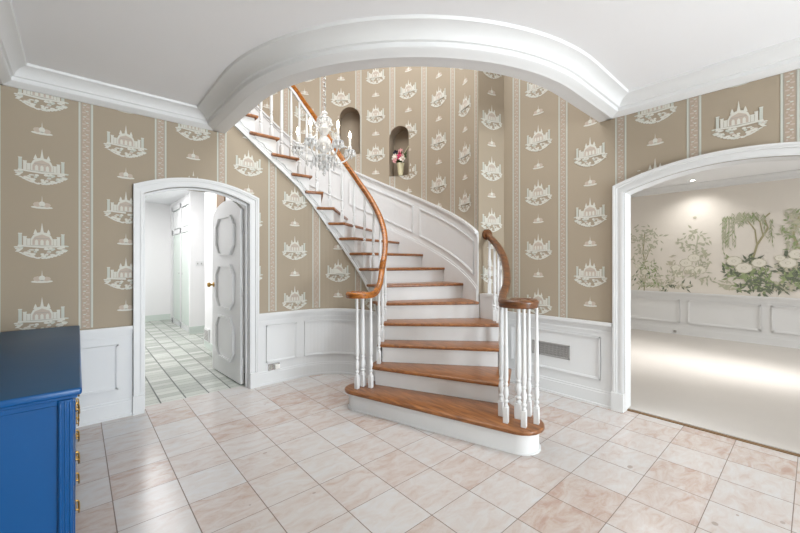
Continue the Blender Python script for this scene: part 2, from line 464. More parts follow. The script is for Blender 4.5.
struct(link_mesh('baseboard_left', bm, M['white']), 'white baseboard along the left wall and its curve beneath the stair', 'baseboard')

def casing(bm, F, inn, out, z0, u0i, u1i, u0o, u1o, th=.022, n=24):
    """arched door casing between an inner and an outer outline, floor to floor"""
    I = [(u0i, z0)]+[(u, inn(u)) for u in lin(u0i, u1i, n)]+[(u1i, z0)]
    O = [(u0o, z0)]+[(u, out(u)) for u in lin(u0o, u1o, n)]+[(u1o, z0)]
    mixp = lambda t: [(a[0]+(b[0]-a[0])*t, a[1]+(b[1]-a[1])*t) for a, b in zip(I, O)]
    for t0, t1, h in ((0, 1, th), (.12, .3, th+.006), (.62, 1, th+.012), (.8, 1, th+.018)):
        A, B = mixp(t0), mixp(t1)
        for k in range(len(A)-1):
            q = [A[k], A[k+1], B[k+1], B[k]]
            lo = [bm.verts.new(F(u, z, 0)) for u, z in q]; hi = [bm.verts.new(F(u, z, h)) for u, z in q]
            bm.faces.new(hi)
            bm.faces.new((lo[0], lo[1], hi[1], hi[0])); bm.faces.new((lo[2], lo[3], hi[3], hi[2]))
    # jamb lining
bm = bmesh.new()
casing(bm, F_left, d_in, d_out, 0, D0, D1, .365, 1.452)
L = [(D0+.003, 0)]+[(u, d_in(u)-.003) for u in lin(D0+.003, D1-.003, 24)]+[(D1-.003, 0)]
for a, b in zip(L, L[1:]):
    for o0, o1, ins in ((.0, -.125, 0), (-.05, -.07, .015)):
        sh = lambda p: (p[0]+(ins if p[0] < DC-.3 else -ins if p[0] > DC+.3 else 0), p[1]-(ins if p[1] > 1.9 else 0))
        bm.faces.new([bm.verts.new(F_left(*q)) for q in ((*sh(a), o0), (*sh(b), o0), (*sh(b), o1), (*sh(a), o1))])
        if ins: bm.faces.new([bm.verts.new(F_left(*q)) for q in ((*a, o0), (*b, o0), (*sh(b), o0), (*sh(a), o0))])
for u0, u1 in ((.36, D0+.002), (D1-.002, 1.456)): strip(bm, F_left, u0, u1, 0, .16, .0, .046)
struct(link_mesh('trim_3', bm, M['white']), 'white arched casing of the small doorway in the left wall', 'trim')

# ------------------------------------------------------------------ right wall with the wide arch
def F_right(u, z, off): return (XR-off, u, z)
A0, A1, AC = -.28, 1.12, .42
a_in = lambda u: arch(u, AC, .70, 1.945, .135)
a_out = lambda u: arch(u, AC, .785, 2.012, .150)
YE = 2.344
bm = bmesh.new()
us = lin(YF, A0, 2)+lin(A0, A1, 30)[1:]+lin(A1, YE, 3)[1:]
wall_columns(bm, F_right, us, lambda u: [(a_in(u), ZU)] if A0 < u < A1 else [(0, ZU)], .15)
def ok_right(u, z):
    if -.36 < u < 1.2 and z < a_out(u)-.01: return False
    return u < YE-.004
paper(bm, F_right, [(-.15, 0), (.372, 1), (.89, 0), (1.41, 1), (1.93, 0)], [-.405, .114, .632, 1.15, 1.669, 2.187], .77, 3.6, ok_right)
struct(link_mesh('wall_right', bm, WP, recalc=False), 'taupe wallpapered wall with the wide arched opening to the carpeted room', 'wall')
bm = bmesh.new()
casing(bm, F_right, a_in, a_out, 0, A0, A1, A0-.085, A1+.085, n=30)
L = [(A0+.003, 0)]+[(u, a_in(u)-.003) for u in lin(A0+.003, A1-.003, 30)]+[(A1-.003, 0)]
for a, b in zip(L, L[1:]): bm.faces.new([bm.verts.new(F_right(*q)) for q in ((*a, 0), (*b, 0), (*b, -.155), (*a, -.155))])
strip(bm, F_right, A1-.002, A1+.096, 0, .16, 0, .046); strip(bm, F_right, A0-.096, A0+.002, 0, .16, 0, .046)
struct(link_mesh('trim_4', bm, M['white']), 'white moulded casing of the wide arch in the right wall', 'trim')
bm = bmesh.new(); wains(bm, F_right, A1+.093, YE); wains(bm, F_right, YF, A0-.093)
panel_frame(bm, Foff(F_right, .011), 1.315, 2.24, .237, .633)
struct(link_mesh('trim_5', bm, M['white']), 'white panelled wainscot with chair rail between the stair and the wide arch', 'trim')
bm = bmesh.new(); base(bm, F_right, A1+.093, YE); base(bm, F_right, YF, A0-.093)
struct(link_mesh('baseboard_right', bm, M['white']), 'white baseboard below the panelled right wall', 'baseboard')

# ------------------------------------------------------------------ curved stairwell wall (back)
TH0 = R_(-33.9)
PE = (CX+RO*math.cos(TH0), CY+RO*math.sin(TH0))        # free corner beside the rail rosette
LE = math.hypot(XR-PE[0], YE-PE[1])
SA = RO*TH0
def F_back(u, z, off):
    """u = RO*angle on the cylinder; smaller than SA: the short end face; larger than 90 degrees: straight along -X"""
    if u < SA:
        f = (SA-u)/LE; nx, ny = (YE-PE[1])/LE, -(XR-PE[0])/LE
        return (PE[0]+(XR-PE[0])*f+nx*off, PE[1]+(YE-PE[1])*f+ny*off, z)
    if u <= RO*PI/2:
        t = u/RO; r = RO-off; return (CX+r*math.cos(t), CY+r*math.sin(t), z)
    return (CX-(u-RO*PI/2), CY+RO-off, z)
NICHES = [(R_(47.6)*RO, .152, 2.935, 3.635), (R_(21.2)*RO, .158, 2.57, 3.285)]
def back_rng(u):
    lo = 0 if u < RO*R_(60) else (1.0 if u < RO*PI/2 else 2.2)
    for c, hw, z0, z1 in NICHES:
        if abs(u-c) < hw:
            return [(lo, z0), (z1-hw+math.sqrt(max(0, hw*hw-(u-c)**2)), ZU)]
    return [(lo, ZU)]
cuts = [SA-LE, SA]+lin(SA, RO*PI/2, 56)[1:]+[RO*PI/2+2.36]
for c, hw, z0, z1 in NICHES: cuts += [c+hw*math.sin(a) for a in lin(-PI/2, PI/2, 14)]
cuts = sorted(set(round(c, 5) for c in cuts))
cuts = [c for i, c in enumerate(cuts) if i == 0 or c-cuts[i-1] > .001]
bm = bmesh.new()
wall_columns(bm, F_back, cuts, back_rng, .02)
for c, hw, z0, z1 in NICHES:                      # rounded recesses
    for o_in, o_out in ((0, -.19),):
        ring = [(c-hw, z0)]+[(c+hw*math.cos(a), z1-hw+hw*math.sin(a)) for a in lin(PI, 0, 16)]+[(c+hw, z0)]
        A = [bm.verts.new(F_back(u, z, .0)) for u, z in ring]; B = [bm.verts.new(F_back(u, z, o_out)) for u, z in ring]
        nn = len(ring)
        for k in range(nn): bm.faces.new((A[k], A[(k+1) % nn], B[(k+1) % nn], B[k])).material_index = 5
        bm.faces.new(B).material_index = 5
cap_back = lambda u: pitch_ang(math.degrees(u/RO) if u <= RO*R_(76.5) else 76.5+14*((u-RO*R_(76.5))/.25))+.745
def ok_back(u, z):
    for c, hw, z0, z1 in NICHES:
        if abs(u-c) < hw and z0 < z and (z < z1-hw or (u-c)**2+(z-z1+hw)**2 < hw*hw): return False
    if u < SA: return SA-LE < u
    return z > cap_back(u)-.03
bc = [RO*R_(a) for a in (-31.3, -12, 6.6, 24.9, 43.2, 61.4, 79.7)]+[RO*R_(79.7)+.525*k for k in (1, 2)]
mc = [(RO*R_(a), p) for a, p in ((-21.4, 0), (-2.7, 1), (15.8, 0), (34, 1), (52.2, 0), (70.5, 1))]+[(RO*R_(70.5)+.525, 0), (RO*R_(70.5)+1.05, 1)]
paper(bm, F_back, mc+[(SA-LE*.5, 1)], bc, .77, 4.4, ok_back)
struct(link_mesh('wall_back', bm, WP, recalc=False), 'tall curved taupe wallpapered stairwell wall with two arched niches', 'wall')

# sloping stair wainscot on the curved wall
bm = bmesh.new()
UE = RO*PI/2+1.2
pz = lambda d: (lambda u: cap_back(u)-.745+d)
strip(bm, F_back, SA, UE, pz(-.3), pz(.735), .0, .012, 60)
strip(bm, F_back, SA, UE, pz(.715), pz(.745), .005, .04, 60)
strip(bm, F_back, SA, UE, pz(.685), pz(.72), .005, .022, 60)
strip(bm, F_back, SA, UE, pz(-.3), pz(.11), .005, .026, 60)
strip(bm, F_back, SA, UE, pz(.10), pz(.135), .005, .018, 60)
FB = Foff(F_back, .011)
for a, b in ((-30, 9), (13, 48), (52, 84)): panel_frame(bm, FB, RO*R_(a), RO*R_(b), pz(.215), pz(.6), 20, .022, .016)
struct(link_mesh('trim_6', bm, M['white']), 'white sloping panelled wainscot climbing along the curved stairwell wall', 'trim')
bm = bmesh.new(); wains(bm, F_back, SA-LE, SA-.02)
struct(link_mesh('trim_7', bm, M['white']), 'short white wainscot on the wall end behind the right handrail', 'trim')

# ------------------------------------------------------------------ other walls of the hall
def F_side(u, z, off): return (XL+off, u, z)
bm = bmesh.new(); wall_columns(bm, F_side, [YF, YL+1.2], lambda u: [(0, ZU)], .1)
paper(bm, F_side, [(YL-.3-.52*k, k % 2) for k in range(9)], [YL-.045-.52*k for k in range(9)], .77, ZC, lambda u, z: u > -.6)
struct(link_mesh('wall_side', bm, WP, recalc=False), 'taupe wallpapered wall behind the blue dresser', 'wall')
def F_front(u, z, off): return (u, YF+off, z)
WX0, WX1, WZ0, WZ1 = .8, 3.4, .35, 2.45
bm = bmesh.new(); wall_columns(bm, F_front, [XL, WX0, WX1, XR], lambda u: [(0, WZ0), (WZ1, ZU)] if WX0 < u < WX1 else [(0, .5), (.5, ZU)], .1)
struct(link_mesh('wall_front', bm, M['paper'], recalc=False), 'taupe wall with the added wide front window, opposite the stair', 'wall')
wn = thing('window_1', ((WX0+WX1)/2, YF, WZ0), 'wide white framed unseen front window added to light the hall, opposite the stair', 'window'); wn['kind'] = 'structure'  # unseen window, placed and sized for the light it gives the hall
bm = bmesh.new()
for x in lin(WX0, WX1, 4): box(bm, (x-.03, YF-.06, WZ0), (x+.03, YF-.0, WZ1))
for z in lin(WZ0, WZ1, 3): box(bm, (WX0, YF-.055, z-.03), (WX1, YF-.005, z+.03))
link_mesh('window_frame', bm, M['white'], wn)

# ------------------------------------------------------------------ ceiling, upper floor, crown moulding and the rounded edge of the stairwell opening
LX, LY, LR = 1.12, 1.33, 1.69
def lip(d, n=28):
    """edge of the opening moved d towards the hall"""
    c = (LX+LR, LY+LR); r = LR+d
    pts = [(LX-d, YL+.001)]
    pts += [(c[0]+r*math.cos(t), c[1]+r*math.sin(t)) for t in lin(PI, 1.5*PI, n)]
    pts += [(XR+.001, LY-d)]
    return pts
bm = bmesh.new()
hall = lambda d: [(XL, YL), (XL, YF), (XR, YF)]+lip(d)[::-1]
prism(bm, hall(.03), ZC, 3.06)
o = link_mesh('ceiling', bm, M['ceil'])
struct(o, 'flat white hall ceiling ending at the rounded stairwell opening', 'ceiling')
bm = bmesh.new(); box(bm, (XL-.1, YF-.1, ZU), (XR+.2, CY+RO+.3, ZU+.1))
struct(link_mesh('ceiling_upper', bm, M['ceil']), 'white ceiling high above the stairwell', 'ceiling')
bm = bmesh.new(); box(bm, (XL, YL, 2.9), (1.09, CY+RO, 3.06))
struct(link_mesh('floor_landing', bm, M['tread']), 'wooden landing at the head of the stair', 'floor')
CROWN = [(0, ZB), (.02, ZB), (.035, ZB+.012), (.06, ZB+.022), (.068, ZB+.03), (.07, ZB+.058), (.082, ZB+.062), (.09, ZB+.085), (.11, ZB+.112), (.14, ZB+.128), (.15, ZB+.132), (.155, ZC), (0, ZC)]
def crown_line(bm, P0, P1, nrm):
    """straight run along a wall"""
    A = [bm.verts.new((P0[0]+nrm[0]*o, P0[1]+nrm[1]*o, z)) for o, z in CROWN]; B = [bm.verts.new((P1[0]+nrm[0]*o, P1[1]+nrm[1]*o, z)) for o, z in CROWN]
    for k in range(len(CROWN)-1):
        f = bm.faces.new((A[k], B[k], B[k+1], A[k+1]))
bm = bmesh.new()
crown_line(bm, (XL, YL), (LX-.06, YL), (0, -1)); crown_line(bm, (XR, LY-.06), (XR, YF), (-1, 0)); crown_line(bm, (XL, YF), (XL, YL), (1, 0)); crown_line(bm, (XR, YF), (XL, YF), (0, 1))
rows = [lip(.088+o*1.3) for o, z in CROWN[:-1]]
for (o0, z0), (o1, z1), a, b in zip(CROWN, CROWN[1:], rows, rows[1:]):
    for k in range(len(a)-1):
        f = bm.faces.new([bm.verts.new((*p, z)) for p, z in ((a[k], z0), (a[k+1], z0), (b[k+1], z1), (b[k], z1))])
        f.smooth = True
i0, i1 = lip(0), lip(.09)
for k in range(len(i0)-1):
    bm.faces.new([bm.verts.new((*p, ZB)) for p in (i0[k], i0[k+1], i1[k+1], i1[k])])
    bm.faces.new([bm.verts.new((*p, z)) for p, z in ((i0[k], ZB), (i0[k+1], ZB), (i0[k+1], 3.08), (i0[k], 3.08))]).smooth = True
bmesh.ops.remove_doubles(bm, verts=bm.verts, dist=1e-4)
o = link_mesh('trim_8', bm, M['white']); smooth_by_angle(o, 30)
struct(o, 'white crown moulding round the ceiling sweeping along the rounded stairwell edge', 'trim')

# ------------------------------------------------------------------ staircase
st = thing('staircase', (2.1, 2.2, 0), 'curved oak and white staircase with turned balusters and wooden handrails', 'staircase')
def tread_poly(n):
    sa, sb = s_of_n(n), s_of_n(n+1)+.085
    ins = [inner(s, -.06) for s in lin(sa, sb, 4)]
    na = n
    outs = [outer_n(q, .012) for q in lin(na, n+1.12, 5)]
    return ins+outs[::-1]
POLY = {
 2: [(2.055, 2.745), (2.065, 2.69), (2.53, 1.665), (2.56, 1.635), (2.60, 1.625), (2.97, 1.83), (2.95, 2.02), (2.30, 2.86), (2.22, 2.87), (2.10, 2.80)],
 3: [(2.165, 2.79), (2.20, 2.745), (2.875, 1.915), (2.905, 1.885), (2.95, 1.885), (3.2, 2.05), (3.2, 2.16), (2.42, 2.97), (2.34, 2.96), (2.22, 2.845)],
 4: [(2.275, 2.895), (2.30, 2.86), (3.10, 2.065), (3.13, 2.045), (3.18, 2.06), (3.35, 2.30), (3.36, 2.44), (3.29, 2.49), (2.5, 3.07), (2.42, 3.09)],
}
def stad(cl, rl, cr_, rr, n=10):
    """outline of the bottom step: two rounded ends"""
    d = Vector((cr_[0]-cl[0], cr_[1]-cl[1])).normalized(); a = math.atan2(d.y, d.x)
    R = [(cr_[0]+rr*math.cos(t), cr_[1]+rr*math.sin(t)) for t in lin(a-PI/2, a+PI/2, n)]
    L = [(cl[0]+rl*math.cos(t), cl[1]+rl*math.sin(t)) for t in lin(a+PI/2, a+1.5*PI, n)]
    return R[:-1]+[R[-1], (2.8, 1.95), (2.3, 2.85)]+L
T1 = stad((1.95, 2.77), .14, (2.40, 1.42), .175)
R1 = stad((1.955, 2.768), .105, (2.402, 1.422), .14)
NT = 16
for n in range(1, NT+1):
    bm = bmesh.new()
    pl = T1 if n == 1 else POLY.get(n) or tread_poly(n)
    prism(bm, pl, n*RISE-.032, n*RISE, .011, 3)
    smooth_by_angle(link_mesh('tread', bm, M['tread'], st), 50)
# risers
bm = bmesh.new(); prism(bm, R1, 0, RISE-.03); prism(bm, [(x+(x-2.18)*.025, y+(y-2.1)*.012) for x, y in R1], 0, .012)
smooth_by_angle(link_mesh('riser', bm, M['white'], st), 30)
RL = {2: ((2.10, 2.735), (2.575, 1.70)), 3: ((2.225, 2.785), (2.92, 1.94)), 4: ((2.335, 2.905), (3.18, 2.06))}
for n in range(2, NT+2):
    if n in RL: a, b = RL[n]
    else:
        a = inner(s_of_n(n)+.028, -.005); b = outer_n(n+.07, 0)
    bm = bmesh.new()
    t = Vector((b[0]-a[0], b[1]-a[1])).normalized(); q = Vector((-t.y, t.x))*.02   # q points uphill
    if (q.x*(CX-a[0])*0+q.dot(Vector((a[0]-2.1, a[1]-2.0)))) < 0 and n < 6: q = -q
    P = [a, b, (b[0]+q.x, b[1]+q.y), (a[0]+q.x, a[1]+q.y)]
    prism(bm, P, (n-1)*RISE-.002, n*RISE-.03)
    link_mesh('riser', bm, M['white'], st)
# open stringer with scroll brackets on the inner side
bm = bmesh.new()
S0, S1 = s_of_n(3.05), s_of_n(17.2)
def Fs(s, z, off): p = inner(s, -off); return (*p, z)
NN = 150
ss = sorted(set(lin(S0, S1, NN)+[s_of_n(n)+.026 for n in range(4, 18)]))
for a, b in zip(ss, ss[1:]):
    nn = int(math.floor(n_of_s((a+b)/2-.026)))
    strip(bm, Fs, a, b, lambda s: max(0, str_bot(s)), nn*RISE-.03, -.02, .02)
strip(bm, Fs, S0, S1, lambda s: max(0, str_bot(s)), lambda s: max(.03, str_bot(s)+.035), .015, .03, NN)
strip(bm, Fs, S0, S1, lambda s: max(.03, str_bot(s)+.06), lambda s: max(.05, str_bot(s)+.068), .015, .024, NN)
link_mesh('stringer', bm, M['white'], st)
for n in range(5, 17):
    bm = bmesh.new()
    sa, sb = s_of_n(n), s_of_n(n+1)
    w = sb-sa; zt = n*RISE-.032
    prof = [(0, 0), (0, .15), (.12, .15), (.2, .135), (.3, .12), (.42, .115), (.5, .10), (.56, .075), (.66, .06), (.8, .055), (.9, .035), (.97, .03), (1, .0)]
    vs = []
    for f, d in prof: vs.append((sa+.032+f*w*.98, zt-d))
    lo = [bm.verts.new(Fs(s, z, .019)) for s, z in vs]; hi = [bm.verts.new(Fs(s, z, .030)) for s, z in vs]
    bm.faces.new(hi)
    for k in range(len(vs)): bm.faces.new((lo[k], lo[(k+1) % len(vs)], hi[(k+1) % len(vs)], hi[k]))
    link_mesh('scroll_bracket', bm, M['white'], st)
# outer side of the lowest steps: white closing panel and the block at the wall end
bm = bmesh.new()
line = [(2.585, 1.67), (2.95, 1.87), (3.2, 2.06), (3.33, 2.28)]
for (a, b), h in zip(zip(line, line[1:]), (.36, .54, .72)):
    d = Vector((b[0]-a[0], b[1]-a[1])).normalized(); q = Vector((-d.y, d.x))*.03
    prism(bm, [a, b, (b[0]+q.x, b[1]+q.y), (a[0]+q.x, a[1]+q.y)], 0, h-.03)
link_mesh('side_panel', bm, M['white'], st)
bm = bmesh.new(); prism(bm, [(3.285, 2.25), (3.375, 2.25), (3.40, 2.40), (3.305, 2.43)], .69, .96); prism(bm, [(3.275, 2.24), (3.385, 2.24), (3.41, 2.40), (3.305, 2.43)], .955, .985)
link_mesh('end_block', bm, M['white'], st)

# handrails
RP = [(-.030, -.016), (-.024, -.026), (.024, -.026), (.030, -.016), (.027, -.002), (.033, .008), (.030, .022), (.016, .032), (-.016, .032), (-.030, .022), (-.033, .008), (-.027, -.002)]
UN = [(-.016, -.052), (.016, -.052), (.016, -.024), (-.016, -.024)]
def rail_off(n):
    T = [(3, .665), (4.5, .66), (7, .645), (9, .645), (10.2, .67), (12.4, .77), (14, .795), (18, .80)]
    for (a, x), (b, y) in zip(T, T[1:]):
        if n <= b: return x+(y-x)*max(0, (n-a)/(b-a))
    return .8
lp = []
for k in range(0, 57):
    n = 17.4-k*.25
    if n < 3.6: break
    x, y = inner(s_of_n(n), .03); lp.append((x, y, n*RISE+rail_off(n)))
lp += [(2.265, 2.845, 1.225), (2.18, 2.762, 1.125), (2.10, 2.71, 1.062), (2.02, 2.668, 1.035)]
vc = (1.925, 2.765)
for k in range(1, 15):
    a = -46-k*32; r = .120-.0066*k
    lp.append((vc[0]+r*math.cos(R_(a)), vc[1]+r*math.sin(R_(a)), 1.03))
LP = catmull(lp, 3)
bm = bmesh.new(); sweep(bm, LP, [(x*.86, y*.92) for x, y in RP]); o = link_mesh('handrail', bm, M['rail_warmlit'], st); o['label'] = 'oak handrail curling to a volute on the inner side of the stair'
smooth_by_angle(o, 60)
bm = bmesh.new(); sweep(bm, [p for p in LP if p.z > 1.3], UN, smooth=False); u1 = link_mesh('fillet', bm, M['white'], st)
rp = [(3.395, 2.415, 1.635), (3.36, 2.33, 1.59), (3.27, 2.185, 1.50), (3.11, 2.01, 1.385), (2.9, 1.84, 1.25), (2.68, 1.70, 1.14), (2.5, 1.615, 1.07), (2.365, 1.535, 1.036)]
vr = (2.425, 1.42)
for k in range(1, 15):
    a = 118+k*32; r = .140-.0083*k
    rp.append((vr[0]+r*math.cos(R_(a)), vr[1]+r*math.sin(R_(a)), 1.03))
RPTS = catmull(rp, 5)
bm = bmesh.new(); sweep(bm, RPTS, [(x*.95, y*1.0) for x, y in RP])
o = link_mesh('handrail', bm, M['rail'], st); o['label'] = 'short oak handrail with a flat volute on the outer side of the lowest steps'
smooth_by_angle(o, 60)
bm = bmesh.new()
c = Vector((3.392, 2.397, 1.632)); ax = Vector((.28, .96, 0)).normalized()
sweep(bm, [c-ax*.018, c-ax*.012, c, c+ax*.004], circ_prof(.06, 20)); 
smooth_by_angle(link_mesh('rosette', bm, M['rail'], st), 40)
# volute caps close the eyes of the scrolls
for cc in (vc, vr):
    bm = bmesh.new(); lathe(bm, [(0, -.026), (.05, -.026), (.058, -.01), (.058, .012), (.05, .024), (.02, .032), (0, .033)], (*cc, 1.03), 20)
    smooth_by_angle(link_mesh('volute_cap', bm, M['rail'], st), 40)

def baluster(x, y, z0, z1, rz=0, k=1.0, name='baluster'):
    bm = bmesh.new(); h = z1-z0; w = .0185*k
    bb = bmesh.new(); box(bb, (-w, -w, 0), (w, w, .115), .003, 1); me = bpy.data.meshes.new('t'); bb.to_mesh(me); bb.free(); bm.from_mesh(me); bpy.data.meshes.remove(me)
    P = [(w*.75, .113), (w*.95, .122), (w*.7, .132), (w*.55, .14), (w*1.0, .150), (w*1.0, .158), (w*.55, .168), (w*.75, .182), (w*1.05, .205), (w*.98, .235), (w*.6, .262), (w*.9, .272), (w*.9, .279), (w*.6, .288)]
    P += [(w*.92, .31), (w*.95, .36), (w*.80, .55*h+.06), (w*.62, h*.86), (w*.58, h-.03), (w*.58, h)]
    lathe(bm, P, (0, 0, 0), 12)
    bmesh.ops.rotate(bm, verts=bm.verts, cent=(0, 0, 0), matrix=Matrix.Rotation(rz, 3, 'Z'))
    bmesh.ops.translate(bm, verts=bm.verts, vec=(x, y, z0))
    o = link_mesh(name, bm, M['white'], st); smooth_by_angle(o, 40); return o
def rail_z(pts, x, y, lo=None):
    best = min((p for p in pts if lo is None or p.z > lo), key=lambda p: (p.x-x)**2+(p.y-y)**2); return best.z
# inner side
for x, y in ((1.905, 2.752), (2.015, 2.69)): baluster(x, y, RISE, 1.01, .3)
baluster(1.985, 2.775, RISE, 1.01, .3, 1.35, 'newel_post')
baluster(2.16, 2.755, 2*RISE, 1.09, .6)
for n in range(3, 17):
    fr = (.5,) if n < 13 else (.25, .75)
    for f in fr:
        s = s_of_n(n)+(s_of_n(n+1)-s_of_n(n))*f
        x, y = inner(s, .03)
        baluster(x, y, n*RISE, n_of_s(s)*RISE+rail_off(n_of_s(s))-.045 if n > 3 else 1.22, s/RI)
# outer side
for x, y in ((2.379, 1.555), (2.303, 1.465), (2.334, 1.342), (2.53, 1.415), (2.452, 1.312)): baluster(x, y, RISE, 1.01, .3)
baluster(2.436, 1.445, RISE, 1.01, .3, 1.35, 'newel_post')
for x, y, z in ((2.575, 1.675, .36), (2.745, 1.755, .36), (2.92, 1.91, .54), (3.05, 2.0, .54), (3.16, 2.10, .72), (3.245, 2.20, .72), (3.33, 2.32, .985)):
    baluster(x, y, z, rail_z(RPTS, x, y)-.02, .6)

# ------------------------------------------------------------------ chandelier
CH = (1.925, 3.375)
ch = thing('chandelier', (CH[0], CH[1], ZU-.04), 'crystal chandelier with lit candle bulbs hanging on a chain before the stair', 'chandelier')
bm = bmesh.new(); lathe(bm, [(0, 0), (.02, 0), (.05, .015), (.065, .035), (.065, .04), (0, .04)], (*CH, ZU-.04), 20)
link_mesh('canopy', bm, M['silver'], ch)
bm = bmesh.new(); z = 2.90; k = 0
while z < ZU-.03:
    pts = []
    for q in range(10):
        a = 2*PI*q/10; dx = .015*math.cos(a); dz = .026*math.sin(a)
        pts.append((CH[0]+(dx*.75 if k % 2 else dx*.66), CH[1]+(dx*-.66 if k % 2 else dx*.75), z+.022+dz))
    up = Vector((.66, .75, 0)) if k % 2 else Vector((-.75, .66, 0))
    sweep(bm, pts, circ_prof(.0035, 5), up=up, close=True)
    z += .042; k += 1
link_mesh('chain', bm, M['silver'], ch)
bm = bmesh.new()
lathe(bm, [(0, 2.905), (.012, 2.9), (.03, 2.885), (.038, 2.872), (.02, 2.858), (.018, 2.845), (.06, 2.83), (.075, 2.815), (.05, 2.80), (.034, 2.785), (.045, 2.75), (.065, 2.71), (.04, 2.665),
           (.024, 2.64), (.045, 2.62), (.07, 2.585), (.078, 2.55), (.066, 2.51), (.04, 2.475), (.022, 2.46), (.03, 2.44), (.10, 2.425), (.115, 2.415), (.10, 2.40), (.04, 2.375), (.022, 2.35), (.03, 2.33), (.018, 2.31), (0, 2.30)], (*CH, 0), 14, smooth=False)
link_mesh('stem', bm, M['crystal'], ch)
def crystal_drop(bm, x, y, z, r=.012, h=.045, seg=6):
    lathe(bm, [(0, 0), (r*.45, -.006), (r*.3, -.012), (r*.35, -.016), (r, -.016-h*.55), (r*.7, -.016-h*.8), (0, -.016-h)], (x, y, z), seg, smooth=False)
view = math.atan2(CH[1], CH[0])
for k, ang in enumerate((29, 100, 182, 262, 331)):
    a = view+PI+R_(ang)
    ca, sa_ = math.cos(a), math.sin(a)
    P = lambda r, z: (CH[0]+r*ca, CH[1]+r*sa_, z)
    bm = bmesh.new()
    sweep(bm, catmull([P(.03, 2.44), P(.07, 2.395), (P(.13, 2.375)), P(.20, 2.39), P(.255, 2.44), P(.272, 2.50)], 5), circ_prof(.0085, 8))
    arm = link_mesh('arm', bm, M['crystal'], ch)
    bm = bmesh.new(); lathe(bm, [(0, 2.495), (.02, 2.497), (.05, 2.512), (.056, 2.52), (.05, 2.518), (.018, 2.508), (.014, 2.53), (.022, 2.55), (.018, 2.565), (0, 2.565)], P(.272, 0), 14)
    link_mesh('bobeche', bm, M['crystal'], ch)
    bm = bmesh.new(); lathe(bm, [(0, 2.56), (.0125, 2.56), (.0125, 2.645), (.009, 2.65), (0, 2.65)], P(.272, 0), 12)
    cs = link_mesh('candle_sleeve', bm, M['candle'], ch)
    bm = bmesh.new(); lathe(bm, [(0, 2.65), (.008, 2.652), (.013, 2.665), (.0145, 2.677), (.011, 2.697), (.005, 2.715), (0, 2.726)], P(.272, 0), 12)
    link_mesh('bulb', bm, M['bulb'], ch)
    bm = bmesh.new()
    for q in range(9):
        b = 2*PI*q/9; crystal_drop(bm, CH[0]+.272*ca+.052*math.cos(b), CH[1]+.272*sa_+.052*math.sin(b), 2.517, .013, .062 if q % 2 else .045)
    o = link_mesh('crystal_drops', bm, M['crystal'], ch); o['kind'] = 'stuff'
    # bead swag from the crown to the arm
    bm = bmesh.new()
    for q in range(11):
        t = q/10; r = .07+(.235-.07)*t; z = 2.815+(2.55-2.815)*t-.10*4*t*(1-t)*.6
        lathe(bm, [(0, .011), (.0105, 0), (0, -.011)], P(r, z), 6, smooth=False)
    o = link_mesh('bead_swag', bm, M['crystal'], ch); o['kind'] = 'stuff'
bm = bmesh.new()
for q in range(16):
    b = 2*PI*q/16; crystal_drop(bm, CH[0]+.115*math.cos(b), CH[1]+.115*math.sin(b), 2.415, .013, .07)
    crystal_drop(bm, CH[0]+.074*math.cos(b), CH[1]+.074*math.sin(b), 2.812, .011, .05)
    crystal_drop(bm, CH[0]+.085*math.cos(b), CH[1]+.085*math.sin(b), 2.56, .010, .045)
    if q % 2: crystal_drop(bm, CH[0]+.17*math.cos(b), CH[1]+.17*math.sin(b), 2.40, .014, .075)
    if q % 3 == 0: crystal_drop(bm, CH[0]+.045*math.cos(b), CH[1]+.045*math.sin(b), 2.36, .013, .07)
crystal_drop(bm, *CH, 2.30, .02, .06, 8)
o = link_mesh('crystal_drops', bm, M['crystal'], ch); o['kind'] = 'stuff'

# ------------------------------------------------------------------ dresser
DX0, DX1, DY0, DY1, DZ = XL+.02, -.008, 1.965, 3.83, .80
dr = thing('dresser', (-.2, 2.9, 0), 'long bright blue dresser with brass pulls and a reflection coloured into its top against the left wall', 'dresser')
bm = bmesh.new(); box(bm, (DX0, DY0+.012, .09), (DX1-.03, DY1-.012, DZ))
for a, b in (((DX0, DY0, .09), (DX0+.05, DY0+.03, DZ)), ((DX0, DY0, .09), (DX1-.05, DY0+.025, .17)), ((DX0, DY0, DZ-.035), (DX1-.05, DY0+.025, DZ))): box(bm, a, b, .003, 1)
box(bm, (DX0, DY0-.008, DZ-.014), (DX1+.008, DY1+.008, DZ+.002), .004, 2)
link_mesh('carcass', bm, M['blue'], dr)
bm = bmesh.new(); box(bm, (DX0-.005, DY0-.028, DZ), (DX1+.022, DY1+.02, DZ+.03), .009, 3)
o = smooth_by_angle(link_mesh('dresser_top', bm, [M['blue'], M['blue_reflect']], dr), 40)
for p in o.data.polygons:
    if p.normal.z > .95: p.material_index = 1
for yy, s in ((DY0, 1), (DY1, -1)):                      # fluted corner posts
    bm = bmesh.new()
    box(bm, (DX1-.05, min(yy-s*.005, yy+s*.06), .0), (DX1-.004, max(yy-s*.005, yy+s*.06), DZ-.016), .006, 2)
    for k in range(3):
        x = DX1-.043+k*.015
        lathe(bm, [(0, .2), (.003, .205), (.004, .23), (.004, DZ-.05), (.003, DZ-.025), (0, DZ-.02)], (x, yy-s*.005, 0), 10)
    box(bm, (DX1-.055, min(yy-s*.006, yy+s*.06), .14), (DX1+.006, max(yy-s*.006, yy+s*.06), .17), .005, 2)
    link_mesh('corner_post', bm, M['blue'], dr)
for y in (DY0+.03, DY1-.03):
    bm = bmesh.new(); box(bm, (DX0, y-.03, 0), (DX0+.06, y+.03, .1), .006, 2); link_mesh('foot', bm, M['blue'], dr)
cw = (DY1-DY0-.14)/3
